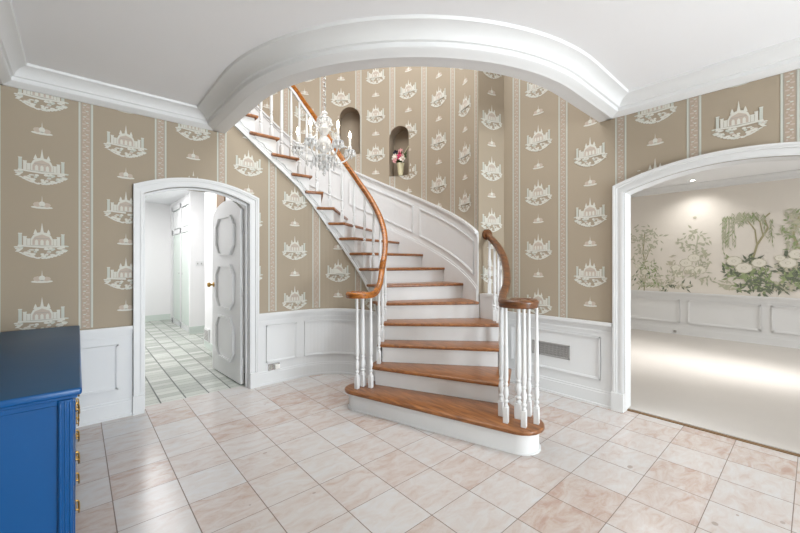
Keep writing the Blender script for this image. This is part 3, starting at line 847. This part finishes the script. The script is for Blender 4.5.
for c in range(3):
    for r in range(3):
        y0 = DY0+.07+c*cw; z0 = .13+r*.22
        bm = bmesh.new(); box(bm, (DX1-.035, y0+.008, z0), (DX1-.004, y0+cw-.008, z0+.205), .006, 2); box(bm, (DX1-.006, y0+.04, z0+.03), (DX1+.001, y0+cw-.04, z0+.175), .003, 1)
        d = link_mesh('drawer', bm, M['blue'], dr)
        for f in (.25, .75):
            yc = y0+cw*f; zc = z0+.11
            bm = bmesh.new(); lathe(bm, [(0, 0), (.017, 0), (.017, .004), (0, .006)], (0, 0, 0), 14)
            bmesh.ops.rotate(bm, verts=bm.verts, cent=(0, 0, 0), matrix=Matrix.Rotation(PI/2, 3, 'Y'))
            bmesh.ops.translate(bm, verts=bm.verts, vec=(DX1, yc, zc))
            sweep(bm, catmull([(DX1, yc-.04, zc+.008), (DX1+.012, yc-.037, zc), (DX1+.013, yc, zc-.028), (DX1+.012, yc+.037, zc), (DX1, yc+.04, zc+.008)], 4), circ_prof(.004, 8))
            h = link_mesh('pull', bm, M['brass'], dr); h.parent = d; h.matrix_parent_inverse = Matrix()

# ------------------------------------------------------------------ open arched door
dang = math.atan2(4.98-4.085, 1.285-1.335)
dr1 = thing('door_1', (1.335, 4.09, 0), 'open white arched door with three raised eight-sided panels and a brass knob', 'door', dang); dr1['kind'] = 'structure'
def loc(o, p):
    o.parent = p; o.matrix_parent_inverse = Matrix(); return o
DW = .90
top_d = lambda x: 1.905+.135*(1-((x-.45)/.45)**2)
bm = bmesh.new()
ol = [(0, .012), (DW, .012)]+[(x, top_d(x)) for x in lin(DW, 0, 20)]
A = [bm.verts.new((x, -.018, z)) for x, z in ol]; B = [bm.verts.new((x, .018, z)) for x, z in ol]
bm.faces.new(A); bm.faces.new(B[::-1])
for k in range(len(ol)): bm.faces.new((A[k], A[(k+1) % len(ol)], B[(k+1) % len(ol)], B[k]))
loc(link_mesh('door_leaf', bm, M['white']), dr1)
for side in (1, -1):
    for z0, z1 in ((.20, .70), (.785, 1.30), (1.41, 1.86)):
        x0, x1, c = .17, .74, .095
        oc = [(x0+c, z0), (x1-c, z0), (x1, z0+c*1.15), (x1, z1-c*1.15), (x1-c, z1), (x0+c, z1), (x0, z1-c*1.15), (x0, z0+c*1.15)]
        bm = bmesh.new()
        for sc, hh in ((1, .024),):
            cx, cz = (x0+x1)/2, (z0+z1)/2
            pts = [(cx+(x-cx)*sc, side*.018, cz+(z-cz)*sc) for x, z in oc]
            w = .04
            oo = [bm.verts.new((x, side*.018, z)) for x, _, z in pts]
            ii = [(cx+(x-cx)*(1-w*2.3), cz+(z-cz)*(1-w*2.3)) for x, _, z in pts]
            o2 = [bm.verts.new((x, side*(.018+hh), z)) for x, _, z in pts]
            i2 = [bm.verts.new((x, side*(.018+hh), z)) for x, z in ii]; i1 = [bm.verts.new((x, side*.018, z)) for x, z in ii]
            for k in range(8):
                j = (k+1) % 8
                bm.faces.new((oo[k], oo[j], o2[j], o2[k])); bm.faces.new((o2[k], o2[j], i2[j], i2[k])); bm.faces.new((i2[k], i2[j], i1[j], i1[k]))
        loc(link_mesh('panel_moulding', bm, M['white']), dr1)
for side in (1, -1):
    bm = bmesh.new(); lathe(bm, [(0, 0), (.03, 0), (.03, .006), (.012, .012), (.012, .035), (.026, .045), (.03, .058), (.024, .072), (0, .078)], (0, 0, 0), 18)
    bmesh.ops.rotate(bm, verts=bm.verts, cent=(0, 0, 0), matrix=Matrix.Rotation(-side*PI/2, 3, 'X'))
    bmesh.ops.translate(bm, verts=bm.verts, vec=(DW-.055, side*.018, 1.05))
    o = loc(link_mesh('knob', bm, M['brass']), dr1); o['label'] = 'round brass door knob'
for z in (.25, 1.0, 1.7):
    bm = bmesh.new(); lathe(bm, [(0, z-.05), (.008, z-.05), (.008, z+.05), (0, z+.05)], (-.012, .0, 0), 10); loc(link_mesh('hinge', bm, M['white']), dr1)

# ------------------------------------------------------------------ passage beyond the door
def quad_wall(bm, a, b, z0, z1, th, mi=0):
    d = Vector((b[0]-a[0], b[1]-a[1])).normalized(); q = Vector((-d.y, d.x))*th
    prism(bm, [a, b, (b[0]+q.x, b[1]+q.y), (a[0]+q.x, a[1]+q.y)], z0, z1, mi=mi)
HZ = 2.66
bm = bmesh.new()
quad_wall(bm, (1.515, 6.38), (1.515, 4.09), 0, HZ, .06)         # right side, near
quad_wall(bm, (3.2, 6.38), (1.515, 6.38), 0, HZ, -.02)
quad_wall(bm, (3.2, 7.65), (1.56, 7.65), 0, HZ, -.06)
quad_wall(bm, (1.62, 9.9), (1.62, 7.72), 0, HZ, .06)
quad_wall(bm, (3.2, 6.3), (3.2, 7.7), 0, HZ, -.06)
struct(link_mesh('wall_hallway_right', bm, M['hallwall']), 'white right wall of the passage with a side opening beyond the open door', 'wall')
bm = bmesh.new(); box(bm, (.05, 9.9, 0), (1.75, 9.96, HZ))
struct(link_mesh('wall_hallway_end', bm, M['hallwall']), 'white end wall of the passage', 'wall')
bm = bmesh.new(); box(bm, (.1, 4.07, 0), (.16, 9.95, HZ))
struct(link_mesh('wall_hallway_left', bm, M['hallwall']), 'white left wall of the passage', 'wall')
bm = bmesh.new(); box(bm, (.1, 5.12, HZ), (3.25, 9.95, HZ+.06)); box(bm, (.1, 4.07, 2.26), (1.5, 5.12, 2.3)); box(bm, (.1, 5.06, 2.26), (1.55, 5.12, HZ))
struct(link_mesh('ceiling_hallway', bm, M['ceil']), 'white ceiling of the passage', 'ceiling')
bm = bmesh.new()
box(bm, (.16, 9.885, 0), (1.62, 9.9, .13)); box(bm, (1.55, 7.635, 0), (3.2, 7.65, .13)); box(bm, (1.5, 4.09, 0), (1.515, 6.38, .10))
struct(link_mesh('baseboard_hallway', bm, M['hallgreen']), 'pale green tiled baseboard of the passage', 'baseboard')
cl = thing('hall_closet', (1.6, 8.7, 0), 'pale green built-in closet with upper cupboards at the end of the passage', 'closet')
bm = bmesh.new()
for y in (7.75, 8.55, 9.40): box(bm, (1.575, y-.05, 0), (1.62, y+.05, 2.52))
for z in (.05, 1.97, 2.49): box(bm, (1.575, 7.70, z-.05), (1.62, 9.45, z+.05))
link_mesh('closet_frame', bm, M['white'], cl)
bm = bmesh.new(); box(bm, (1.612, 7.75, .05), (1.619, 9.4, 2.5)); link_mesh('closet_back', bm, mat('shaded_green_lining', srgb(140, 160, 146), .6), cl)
for y0, y1 in ((7.87, 8.47), (8.64, 9.31)):
    bm = bmesh.new(); box(bm, (1.583, y0, .11), (1.608, y1, 1.91), .004, 1); d = link_mesh('closet_door', bm, M['hallgreen'], cl)
    bm = bmesh.new(); lathe(bm, [(0, 0), (.014, .004), (.014, .014), (0, .02)], (0, 0, 0), 10)
    bmesh.ops.rotate(bm, verts=bm.verts, cent=(0, 0, 0), matrix=Matrix.Rotation(-PI/2, 3, 'Y')); bmesh.ops.translate(bm, verts=bm.verts, vec=(1.583, y1-.06 if y0 < 8 else y0+.06, 1.1))
    kb = link_mesh('closet_knob', bm, M['silver'], cl); kb.parent = d; kb.matrix_parent_inverse = Matrix()
for y0, y1 in ((7.86, 8.10), (8.18, 8.46), (8.64, 8.94), (9.02, 9.32)):
    bm = bmesh.new(); box(bm, (1.585, y0, 2.04), (1.605, y1, 2.42), .004, 1); link_mesh('cupboard_door', bm, M['white'], cl)
# return-air grille on the passage wall and light switches
gv = thing('wall_register', (1.515, 6.25, .2), 'small white wall register low on the passage wall behind the open door', 'vent')
bm = bmesh.new(); box(bm, (1.497, 6.1, .10), (1.515, 6.38, .30), .003, 1); link_mesh('register_frame', bm, M['white'], gv)
bm = bmesh.new()
for k in range(7): box(bm, (1.493, 6.13, .125+k*.022), (1.4975, 6.35, .137+k*.022))
link_mesh('louvre', bm, M['grille'], gv)
sw = thing('light_switch', (1.72, 7.65, 1.3), 'double white light switch on the passage wall beside the closet', 'switch')
bm = bmesh.new(); box(bm, (1.655, 7.643, 1.255), (1.785, 7.65, 1.345), .002, 1); link_mesh('switch_plate', bm, M['white'], sw)
for x in (1.69, 1.75):
    bm = bmesh.new(); box(bm, (x-.008, 7.634, 1.285), (x+.008, 7.644, 1.315), .002, 1); link_mesh('toggle', bm, M['grille'], sw)
bm = bmesh.new(); box(bm, (1.50, 5.32, .12), (1.514, 5.7, 2.3))
struct(link_mesh('trim_9', bm, M['brownwood']), 'brown wooden strip on the passage wall above the open door', 'trim')

# ------------------------------------------------------------------ dining room beyond the wide arch
XD, DZC = 8.25, 2.72
def F_dine(u, z, off): return (XD-off, u, z)
f_ = 366.0
def mural(px, py):
    """where the sight line through a mark of the photograph meets the mural wall"""
    k = (px-400)/f_; rx, ry = .661+.75*k, .75-.661*k; d = XD/rx
    return (ry*d, 1.33+(262-py)*d/f_)
bm = bmesh.new()
wall_columns(bm, F_dine, [-3.2, 3.1], lambda u: [(0, DZC)], .1)
mr = random.Random(11)
pc = [0]
def poly(pts, mi, l=1):
    pc[0] += 1
    bm.faces.new([bm.verts.new(F_dine(u, z, .001+l*.004*0+pc[0]*.000006)) for u, z in pts]).material_index = mi
def leaf(u, z, ang, ln, w, mi, l=1):
    c, s = math.cos(ang), math.sin(ang)
    poly([(u+x*c-y*s, z+x*s+y*c) for x, y in ((0, 0), (ln*.4, w), (ln, 0), (ln*.4, -w))], mi, l)
def stroke(pts, w, mi, l=1):
    for a, b in zip(pts, pts[1:]):
        d = Vector((b[0]-a[0], b[1]-a[1])); n = Vector((-d.y, d.x)).normalized()*w/2
        poly([(a[0]+n.x, a[1]+n.y), (b[0]+n.x, b[1]+n.y), (b[0]-n.x, b[1]-n.y), (a[0]-n.x, a[1]-n.y)], mi, l)
def P_(*xy): return [mural(x, y) for x, y in xy]
def shrub(px, py, rx, ry, n, mis, ln=.11, w=.018):
    for _ in range(n):
        a = mr.uniform(0, 2*PI); r = math.sqrt(mr.random())
        u, z = mural(px+rx*r*math.cos(a), py+ry*r*math.sin(a))
        if z > .82: leaf(u, z, mr.uniform(0, 2*PI), ln*mr.uniform(.5, 1), w*mr.uniform(.6, 1), mr.choice(mis), mr.choice((1, 2)))
def bloom(px, py, s):
    u, z = mural(px, py)
    poly(ell(u, z, s*1.12, s*.9, 12), 6, 3)
    for k in range(7):
        a = 2*PI*k/7; poly(ell(u+s*.55*math.cos(a), z+s*.45*math.sin(a), s*.48, s*.36, 8), 5, 3)
    poly(ell(u, z, s*.35, s*.25, 8), 6, 4); poly(ell(u, z, s*.27, s*.19, 8), 5, 5)
# mats: 0 ground 1 dark 2 green 3 pale 4 bark 5 bloom 6 ring
stroke(P_((644, 292), (646, 270), (643, 252), (645, 232)), .02, 4); stroke(P_((645, 262), (652, 244)), .014, 4)
shrub(645, 238, 13, 16, 70, [3, 3, 6], .10); shrub(652, 240, 14, 12, 30, [3], .10); shrub(640, 258, 8, 10, 26, [3, 6]); shrub(648, 268, 9, 8, 40, [2, 3])
for q in ((644, 272, .12), (648, 264, .1), (638, 266, .09)): bloom(q[0], q[1], q[2]*.55)
shrub(650, 283, 12, 6, 60, [2, 6, 3]); shrub(640, 281, 9, 9, 34, [1, 6, 3], .10); shrub(676, 287, 18, 5, 44, [1, 6], .13)
shrub(664, 276, 10, 10, 20, [3])
stroke(P_((700, 270), (696, 252), (698, 236)), .016, 3); shrub(694, 242, 16, 14, 70, [3], .10); shrub(702, 262, 8, 12, 40, [3])
for q in ((676, 268, .13), (686, 263, .16), (694, 258, .15), (690, 270, .16), (700, 270, .15), (678, 274, .12)): bloom(q[0], q[1], q[2]*.55)
shrub(686, 274, 15, 3.5, 36, [6, 3]); shrub(672, 262, 4, 7, 14, [6]); shrub(706, 279, 12, 3, 16, [3]); shrub(727, 286, 7, 4, 18, [3, 6])
# willow
stroke(P_((752, 262), (757, 245), (763, 236), (768, 228)), .028, 4); stroke(P_((757, 245), (755, 230), (748, 221), (740, 215)), .018, 4); stroke(P_((763, 236), (760, 222), (752, 213)), .016, 4)
stroke(P_((768, 228), (764, 218), (770, 213)), .02, 4)
for k in range(34):
    x = mr.uniform(722, 772); y = 211+((x-747)/26)**2*7+mr.uniform(0, 4); ln = mr.uniform(16, 34) if x < 735 else mr.uniform(14, 26) if x > 764 else mr.uniform(5, 13)
    if 745 < x < 762 : ln *= .6
    pts = [(x+math.sin(t*3+k)*.8, y+ln*t) for t in (0, .25, .5, .75, 1)]
    stroke(P_(*pts), .008, 3)
    for t in lin(0, 1, 6):
        u, z = mural(x+math.sin(t*3+k)*.8, y+ln*t); leaf(u, z, -PI/2+mr.uniform(-.7, .7), .075, .008, mr.choice((2, 3, 3)), 2)
shrub(745, 269, 24, 13, 90, [1, 1, 2], .13, .022); shrub(757, 277, 14, 10, 70, [2, 2, 1], .12, .02); shrub(757, 288, 20, 6, 70, [1, 1, 2], .13, .02)
for q in ((734, 261, .17), (744, 268, .18), (759, 263, .15)): bloom(q[0], q[1], q[2]*.55)
stroke(P_((800, 250), (793, 235), (797, 222), (800, 216)), .03, 4); shrub(792, 232, 12, 20, 60, [3, 3, 2], .11); shrub(796, 218, 8, 10, 30, [3, 6])
shrub(788, 268, 12, 12, 80, [1, 6, 1], .12, .022); shrub(794, 280, 10, 8, 60, [1, 2], .12, .02); shrub(785, 287, 10, 4, 30, [1, 6])
for q in ((788, 263, .17), (797, 254, .16), (780, 258, .1)): bloom(q[0], q[1], q[2]*.55)
shrub(820, 255, 20, 30, 120, [1, 2, 3]); shrub(845, 250, 18, 34, 90, [3, 2])
poly(ell(*mural(695, 217.5), .03, .02, 6), 6)
struct(link_mesh('wall_dining_back', bm, [M['dine'], M['m_dark'], M['m_green'], M['m_pale'], M['m_bark'], M['m_bloom'], M['m_ring']], recalc=False), 'beige mural wall painted with willow, blossoms and shrubs beyond the wide arch', 'wall')
bm = bmesh.new(); wains(bm, F_dine, -3.2, 3.1)
for k in range(-4, 3):
    u0 = .577+k*1.06
    panel_frame(bm, Foff(F_dine, .011), u0, min(u0+.94, 3.0), .22, .64, 1, .03, .02)
struct(link_mesh('trim_10', bm, M['white']), 'white panelled wainscot below the painted mural', 'trim')
bm = bmesh.new(); base(bm, F_dine, -3.2, 3.1)
struct(link_mesh('baseboard_dining', bm, M['white']), 'white baseboard along the carpet under the mural', 'baseboard')
bm = bmesh.new()
A = [(o*.9, DZC-.11+(z-ZB)*.72) for o, z in CROWN[:-1]]
for (o0, z0), (o1, z1) in zip(A, A[1:]): bm.faces.new([bm.verts.new((XD-o, y, z)) for o, y, z in ((o0, -3.2, z0), (o0, 3.1, z0), (o1, 3.1, z1), (o1, -3.2, z1))])
struct(link_mesh('trim_11', bm, M['white']), 'white cornice above the painted mural', 'trim')
bm = bmesh.new(); box(bm, (XR+.15, -3.2, DZC), (XD+.1, 3.1, DZC+.08))
struct(link_mesh('ceiling_dining', bm, M['ceil']), 'white ceiling of the carpeted room with one small downlight', 'ceiling')
bm = bmesh.new(); box(bm, (XR+.15, 3.1, 0), (XD+.1, 3.16, DZC))
struct(link_mesh('wall_dining_left', bm, M['dine']), 'beige side wall of the carpeted room hidden behind the arch', 'wall')
bm = bmesh.new()
WD = (4.4, 7.6, .15, 2.2)
for a, b in (((XR+.15, -3.26, 0), (WD[0], -3.2, DZC)), ((WD[1], -3.26, 0), (XD+.1, -3.2, DZC)), ((WD[0], -3.26, 0), (WD[1], -3.2, WD[2])), ((WD[0], -3.26, WD[3]), (WD[1], -3.2, DZC))): box(bm, a, b)
struct(link_mesh('wall_dining_right', bm, M['dine']), 'beige window wall of the carpeted room outside the view', 'wall')
wn = thing('window_2', (6, -3.2, .15), 'wide white framed window of the carpeted room', 'window'); wn['kind'] = 'structure'
bm = bmesh.new()
for x in lin(WD[0], WD[1], 4): box(bm, (x-.03, -3.25, WD[2]), (x+.03, -3.21, WD[3]))
for z in (WD[2], 1.2, WD[3]): box(bm, (WD[0], -3.245, z-.03), (WD[1], -3.215, z+.03))
link_mesh('window_frame', bm, M['white'], wn)
dl = thing('recessed_downlight', (7.85, 1.38, DZC), 'small lit recessed downlight in the ceiling above the mural', 'light')
bm = bmesh.new(); lathe(bm, [(.03, 0), (.052, 0), (.054, -.006), (.045, -.008), (.03, -.004)], (7.85, 1.38, DZC), 20); link_mesh('trim_ring', bm, M['white'], dl)
bm = bmesh.new(); lathe(bm, [(0, -.002), (.034, -.002), (.034, -.004), (0, -.004)], (7.85, 1.38, DZC), 16); link_mesh('lamp_face', bm, M['glow'], dl)
for y, lb in ((1.7, 'dark little cable outlet on the baseboard under the mural by the arch'), ):
    t = thing('cable_outlet', (XD-.03, y, .06), lb, 'outlet')
    bm = bmesh.new(); box(bm, (XD-.045, y-.022, .04), (XD-.018, y+.022, .08), .004, 1); link_mesh('outlet_box', bm, M['grille'], t)

# ------------------------------------------------------------------ small fittings in the hall
ov = thing('wall_outlet', (1.623, YL-.012, .18), 'horizontal brass outlet plate with white plug on the panelled wall right of the door', 'outlet')
bm = bmesh.new(); strip(bm, F_left, 1.555, 1.685, .146, .216, .011, .017); link_mesh('outlet_plate', bm, M['silver'], ov)
bm = bmesh.new(); strip(bm, F_left, 1.565, 1.60, .162, .2, .016, .019); link_mesh('socket', bm, M['p_grey'], ov)
bm = bmesh.new(); box(bm, (1.625, YL-.05, .155), (1.675, YL-.016, .205), .006, 2); o = link_mesh('plug', bm, M['candle'], ov); o['label'] = 'white plug-in night light'
M['duct'] = mat('vent_duct', srgb(120, 118, 116), .7)
vt = thing('wall_vent', (XR-.012, 1.78, .44), 'grey metal air grille in the panelled wall right of the stair', 'vent')
bm = bmesh.new()
for a, b in (((1.595, .365), (1.99, .38)), ((1.595, .492), (1.99, .507)), ((1.595, .365), (1.61, .507)), ((1.975, .365), (1.99, .507))):
    box(bm, (XR-.02, a[0], a[1]), (XR-.011, b[0], b[1]), .002, 1)
link_mesh('vent_frame', bm, M['grille'], vt)
bm = bmesh.new(); box(bm, (XR-.0135, 1.605, .37), (XR-.0115, 1.98, .5)); link_mesh('duct_opening', bm, M['duct'], vt)
bm = bmesh.new()
for k in range(26): box(bm, (XR-.018, 1.612+k*.0142, .38), (XR-.013, 1.620+k*.0142, .492))
for k in range(4): box(bm, (XR-.0175, 1.61, .40+k*.022), (XR-.0145, 1.975, .405+k*.022))
link_mesh('grille', bm, M['grille'], vt)

# flowers in the right niche
nu, nz = NICHES[1][0], NICHES[1][2]
vx, vy, _ = F_back(nu+.0, 0, -.05)
va = thing('vase', (vx, vy, nz), 'cream tapered vase holding flowers in the right wall niche', 'vase')
bm = bmesh.new(); lathe(bm, [(0, 0), (.03, 0), (.034, .006), (.036, .03), (.048, .12), (.054, .19), (.05, .192), (.044, .12), (0, .1)], (vx, vy, nz), 16)
link_mesh('vase_body', bm, M['vase'], va, smooth=True)
fb = thing('flower_bouquet', (vx, vy, nz+.19), 'artificial bouquet of pink, white and dark flowers standing in the niche vase', 'flowers')
fr = random.Random(5)
toward = Vector((CX-vx, CY-vy, 0)).normalized(); sd = Vector((-toward.y, toward.x, 0))
def fpos(side, h, front): return Vector((vx, vy, nz+h))+sd*side+toward*front
def flower_head(c, r, m_, n=9, name='flower'):
    bm = bmesh.new()
    for k in range(n):
        a = 2*PI*k/n+fr.uniform(-.2, .2); tilt = fr.uniform(.2, .9)
        d = (sd*math.cos(a)+Vector((0, 0, 1))*math.sin(a))*math.cos(tilt)+toward*math.sin(tilt)
        sidev = d.cross(toward).normalized()
        p = [c, c+d*r*.5+sidev*r*.35, c+d*r, c+d*r*.5-sidev*r*.35]
        bm.faces.new([bm.verts.new(x) for x in p])
        q = [x+toward*.006 for x in p]
    bmesh.ops.create_icosphere(bm, subdivisions=1, radius=r*.33, matrix=Matrix.Translation(c+toward*r*.3))
    return link_mesh(name, bm, m_, fb, recalc=False)
for side, h, front, r, m_, lb in ((.03, .28, .05, .07, 'pinkf', 'deep pink flower'), (-.05, .26, .06, .065, 'whitef', 'white flower'), (.075, .24, .06, .07, 'whitef', 'large white flower'), (.02, .35, .03, .05, 'blushf', 'blush flower'),
                                 (-.06, .34, .02, .055, 'darkf', 'dark blue flower'), (-.1, .29, .0, .045, 'darkf', 'dark blue flower'), (-.04, .21, .08, .05, 'blushf', 'blush flower')):
    flower_head(fpos(side, h, front), r, M[m_])['label'] = lb
bm = bmesh.new()
for k in range(34):
    b0 = fpos(fr.uniform(-.04, .04), .197, 0); e = fpos(fr.uniform(-.13, .13), fr.uniform(.2, .36), fr.uniform(-.02, .08))
    d = (e-b0); s = d.cross(toward).normalized()*.016
    bm.faces.new([bm.verts.new(x) for x in (b0, b0+d*.6+s, e, b0+d*.6-s)])
o = link_mesh('leaves', bm, M['leafg'], fb, recalc=False); o['kind'] = 'stuff'
bm = bmesh.new(); sweep(bm, catmull([fpos(.03, .2, 0), fpos(.08, .33, .02), fpos(.16, .40, .06)], 6), circ_prof(.006, 6)); link_mesh('grass_blade', bm, M['vase'], fb)

# ------------------------------------------------------------------ light
def area(name, loc_, rot, sx, sy, w, col=(1, 1, 1), spread=PI):
    l = bpy.data.lights.new(name, 'AREA'); l.shape = 'RECTANGLE'; l.size = sx; l.size_y = sy; l.energy = w; l.color = col; l.spread = spread
    o = bpy.data.objects.new(name, l); COL.objects.link(o); o.location = loc_; o.rotation_euler = rot; return o
area('front_window_fill', ((WX0+WX1)/2, YF+.06, 1.25), (R_(90+26), 0, R_(31)), WX1-WX0-.3, 1.9, 350, (.87, .945, 1))  # unseen front window's light, turned up and left as added ceiling fill
area('dining_window_daylight', (6.4, -3.1, 1.2), (R_(90), 0, R_(-8)), 2.4, 1.9, 38, (.97, .985, 1))
area('dining_sunbeam', (6.0, -3.12, 1.9), (R_(68), 0, 0), .6, .4, 14, (1, .99, .97), R_(28))
area('upper_fill_light', (1.9, 2.6, ZU-.02), (0, 0, 0), 2.6, 2.6, 118, (.97, .985, 1))  # added fill under the upper ceiling, which has no skylight
area('passage_ceiling_fill', (.75, 7.2, HZ-.03), (0, 0, 0), .9, 3, 52, (1, .985, .99))  # added fill to brighten the passage; no fitting hangs here
area('passage_side_fill', (.18, 6.0, 1.5), (R_(90), 0, R_(-90)), 1.6, 1.6, 7, (1, 1, 1))  # added fill for the open door leaf; the wall here is solid
for x, y, e in ((7.85, 1.38, 32), (7.85, -.6, 32), (5.6, 1.38, 78), (5.6, -.6, 78)):  # first beam belongs to the visible downlight, the others are added fill
    sp = bpy.data.lights.new('downlight_and_fill', 'SPOT'); sp.energy = e; sp.spot_size = R_(140); sp.spot_blend = .9; sp.shadow_soft_size = .04; sp.color = (1, .99, .97)
    o = bpy.data.objects.new('downlight_and_fill', sp); COL.objects.link(o); o.location = (x, y, DZC-.02)
w = bpy.data.worlds.new('sky'); scene.world = w; w.use_nodes = True
bg = w.node_tree.nodes['Background']; bg.inputs['Color'].default_value = (.85, .92, 1, 1); bg.inputs['Strength'].default_value = 1.0

# ------------------------------------------------------------------ camera
cam = bpy.data.cameras.new('camera'); co = bpy.data.objects.new('camera', cam); COL.objects.link(co)
cam.sensor_width = 36; cam.lens = 366*36/800; cam.shift_y = -4.5/800
co.location = (0, 0, 1.33); co.rotation_euler = (R_(90), 0, -math.atan2(.661, .75))
cam.clip_start = .05
scene.camera = co
vs = scene.view_settings
vs.view_transform = 'Standard'; vs.look = 'None'; vs.gamma = 1; vs.use_curve_mapping = False; vs.exposure = 0.1
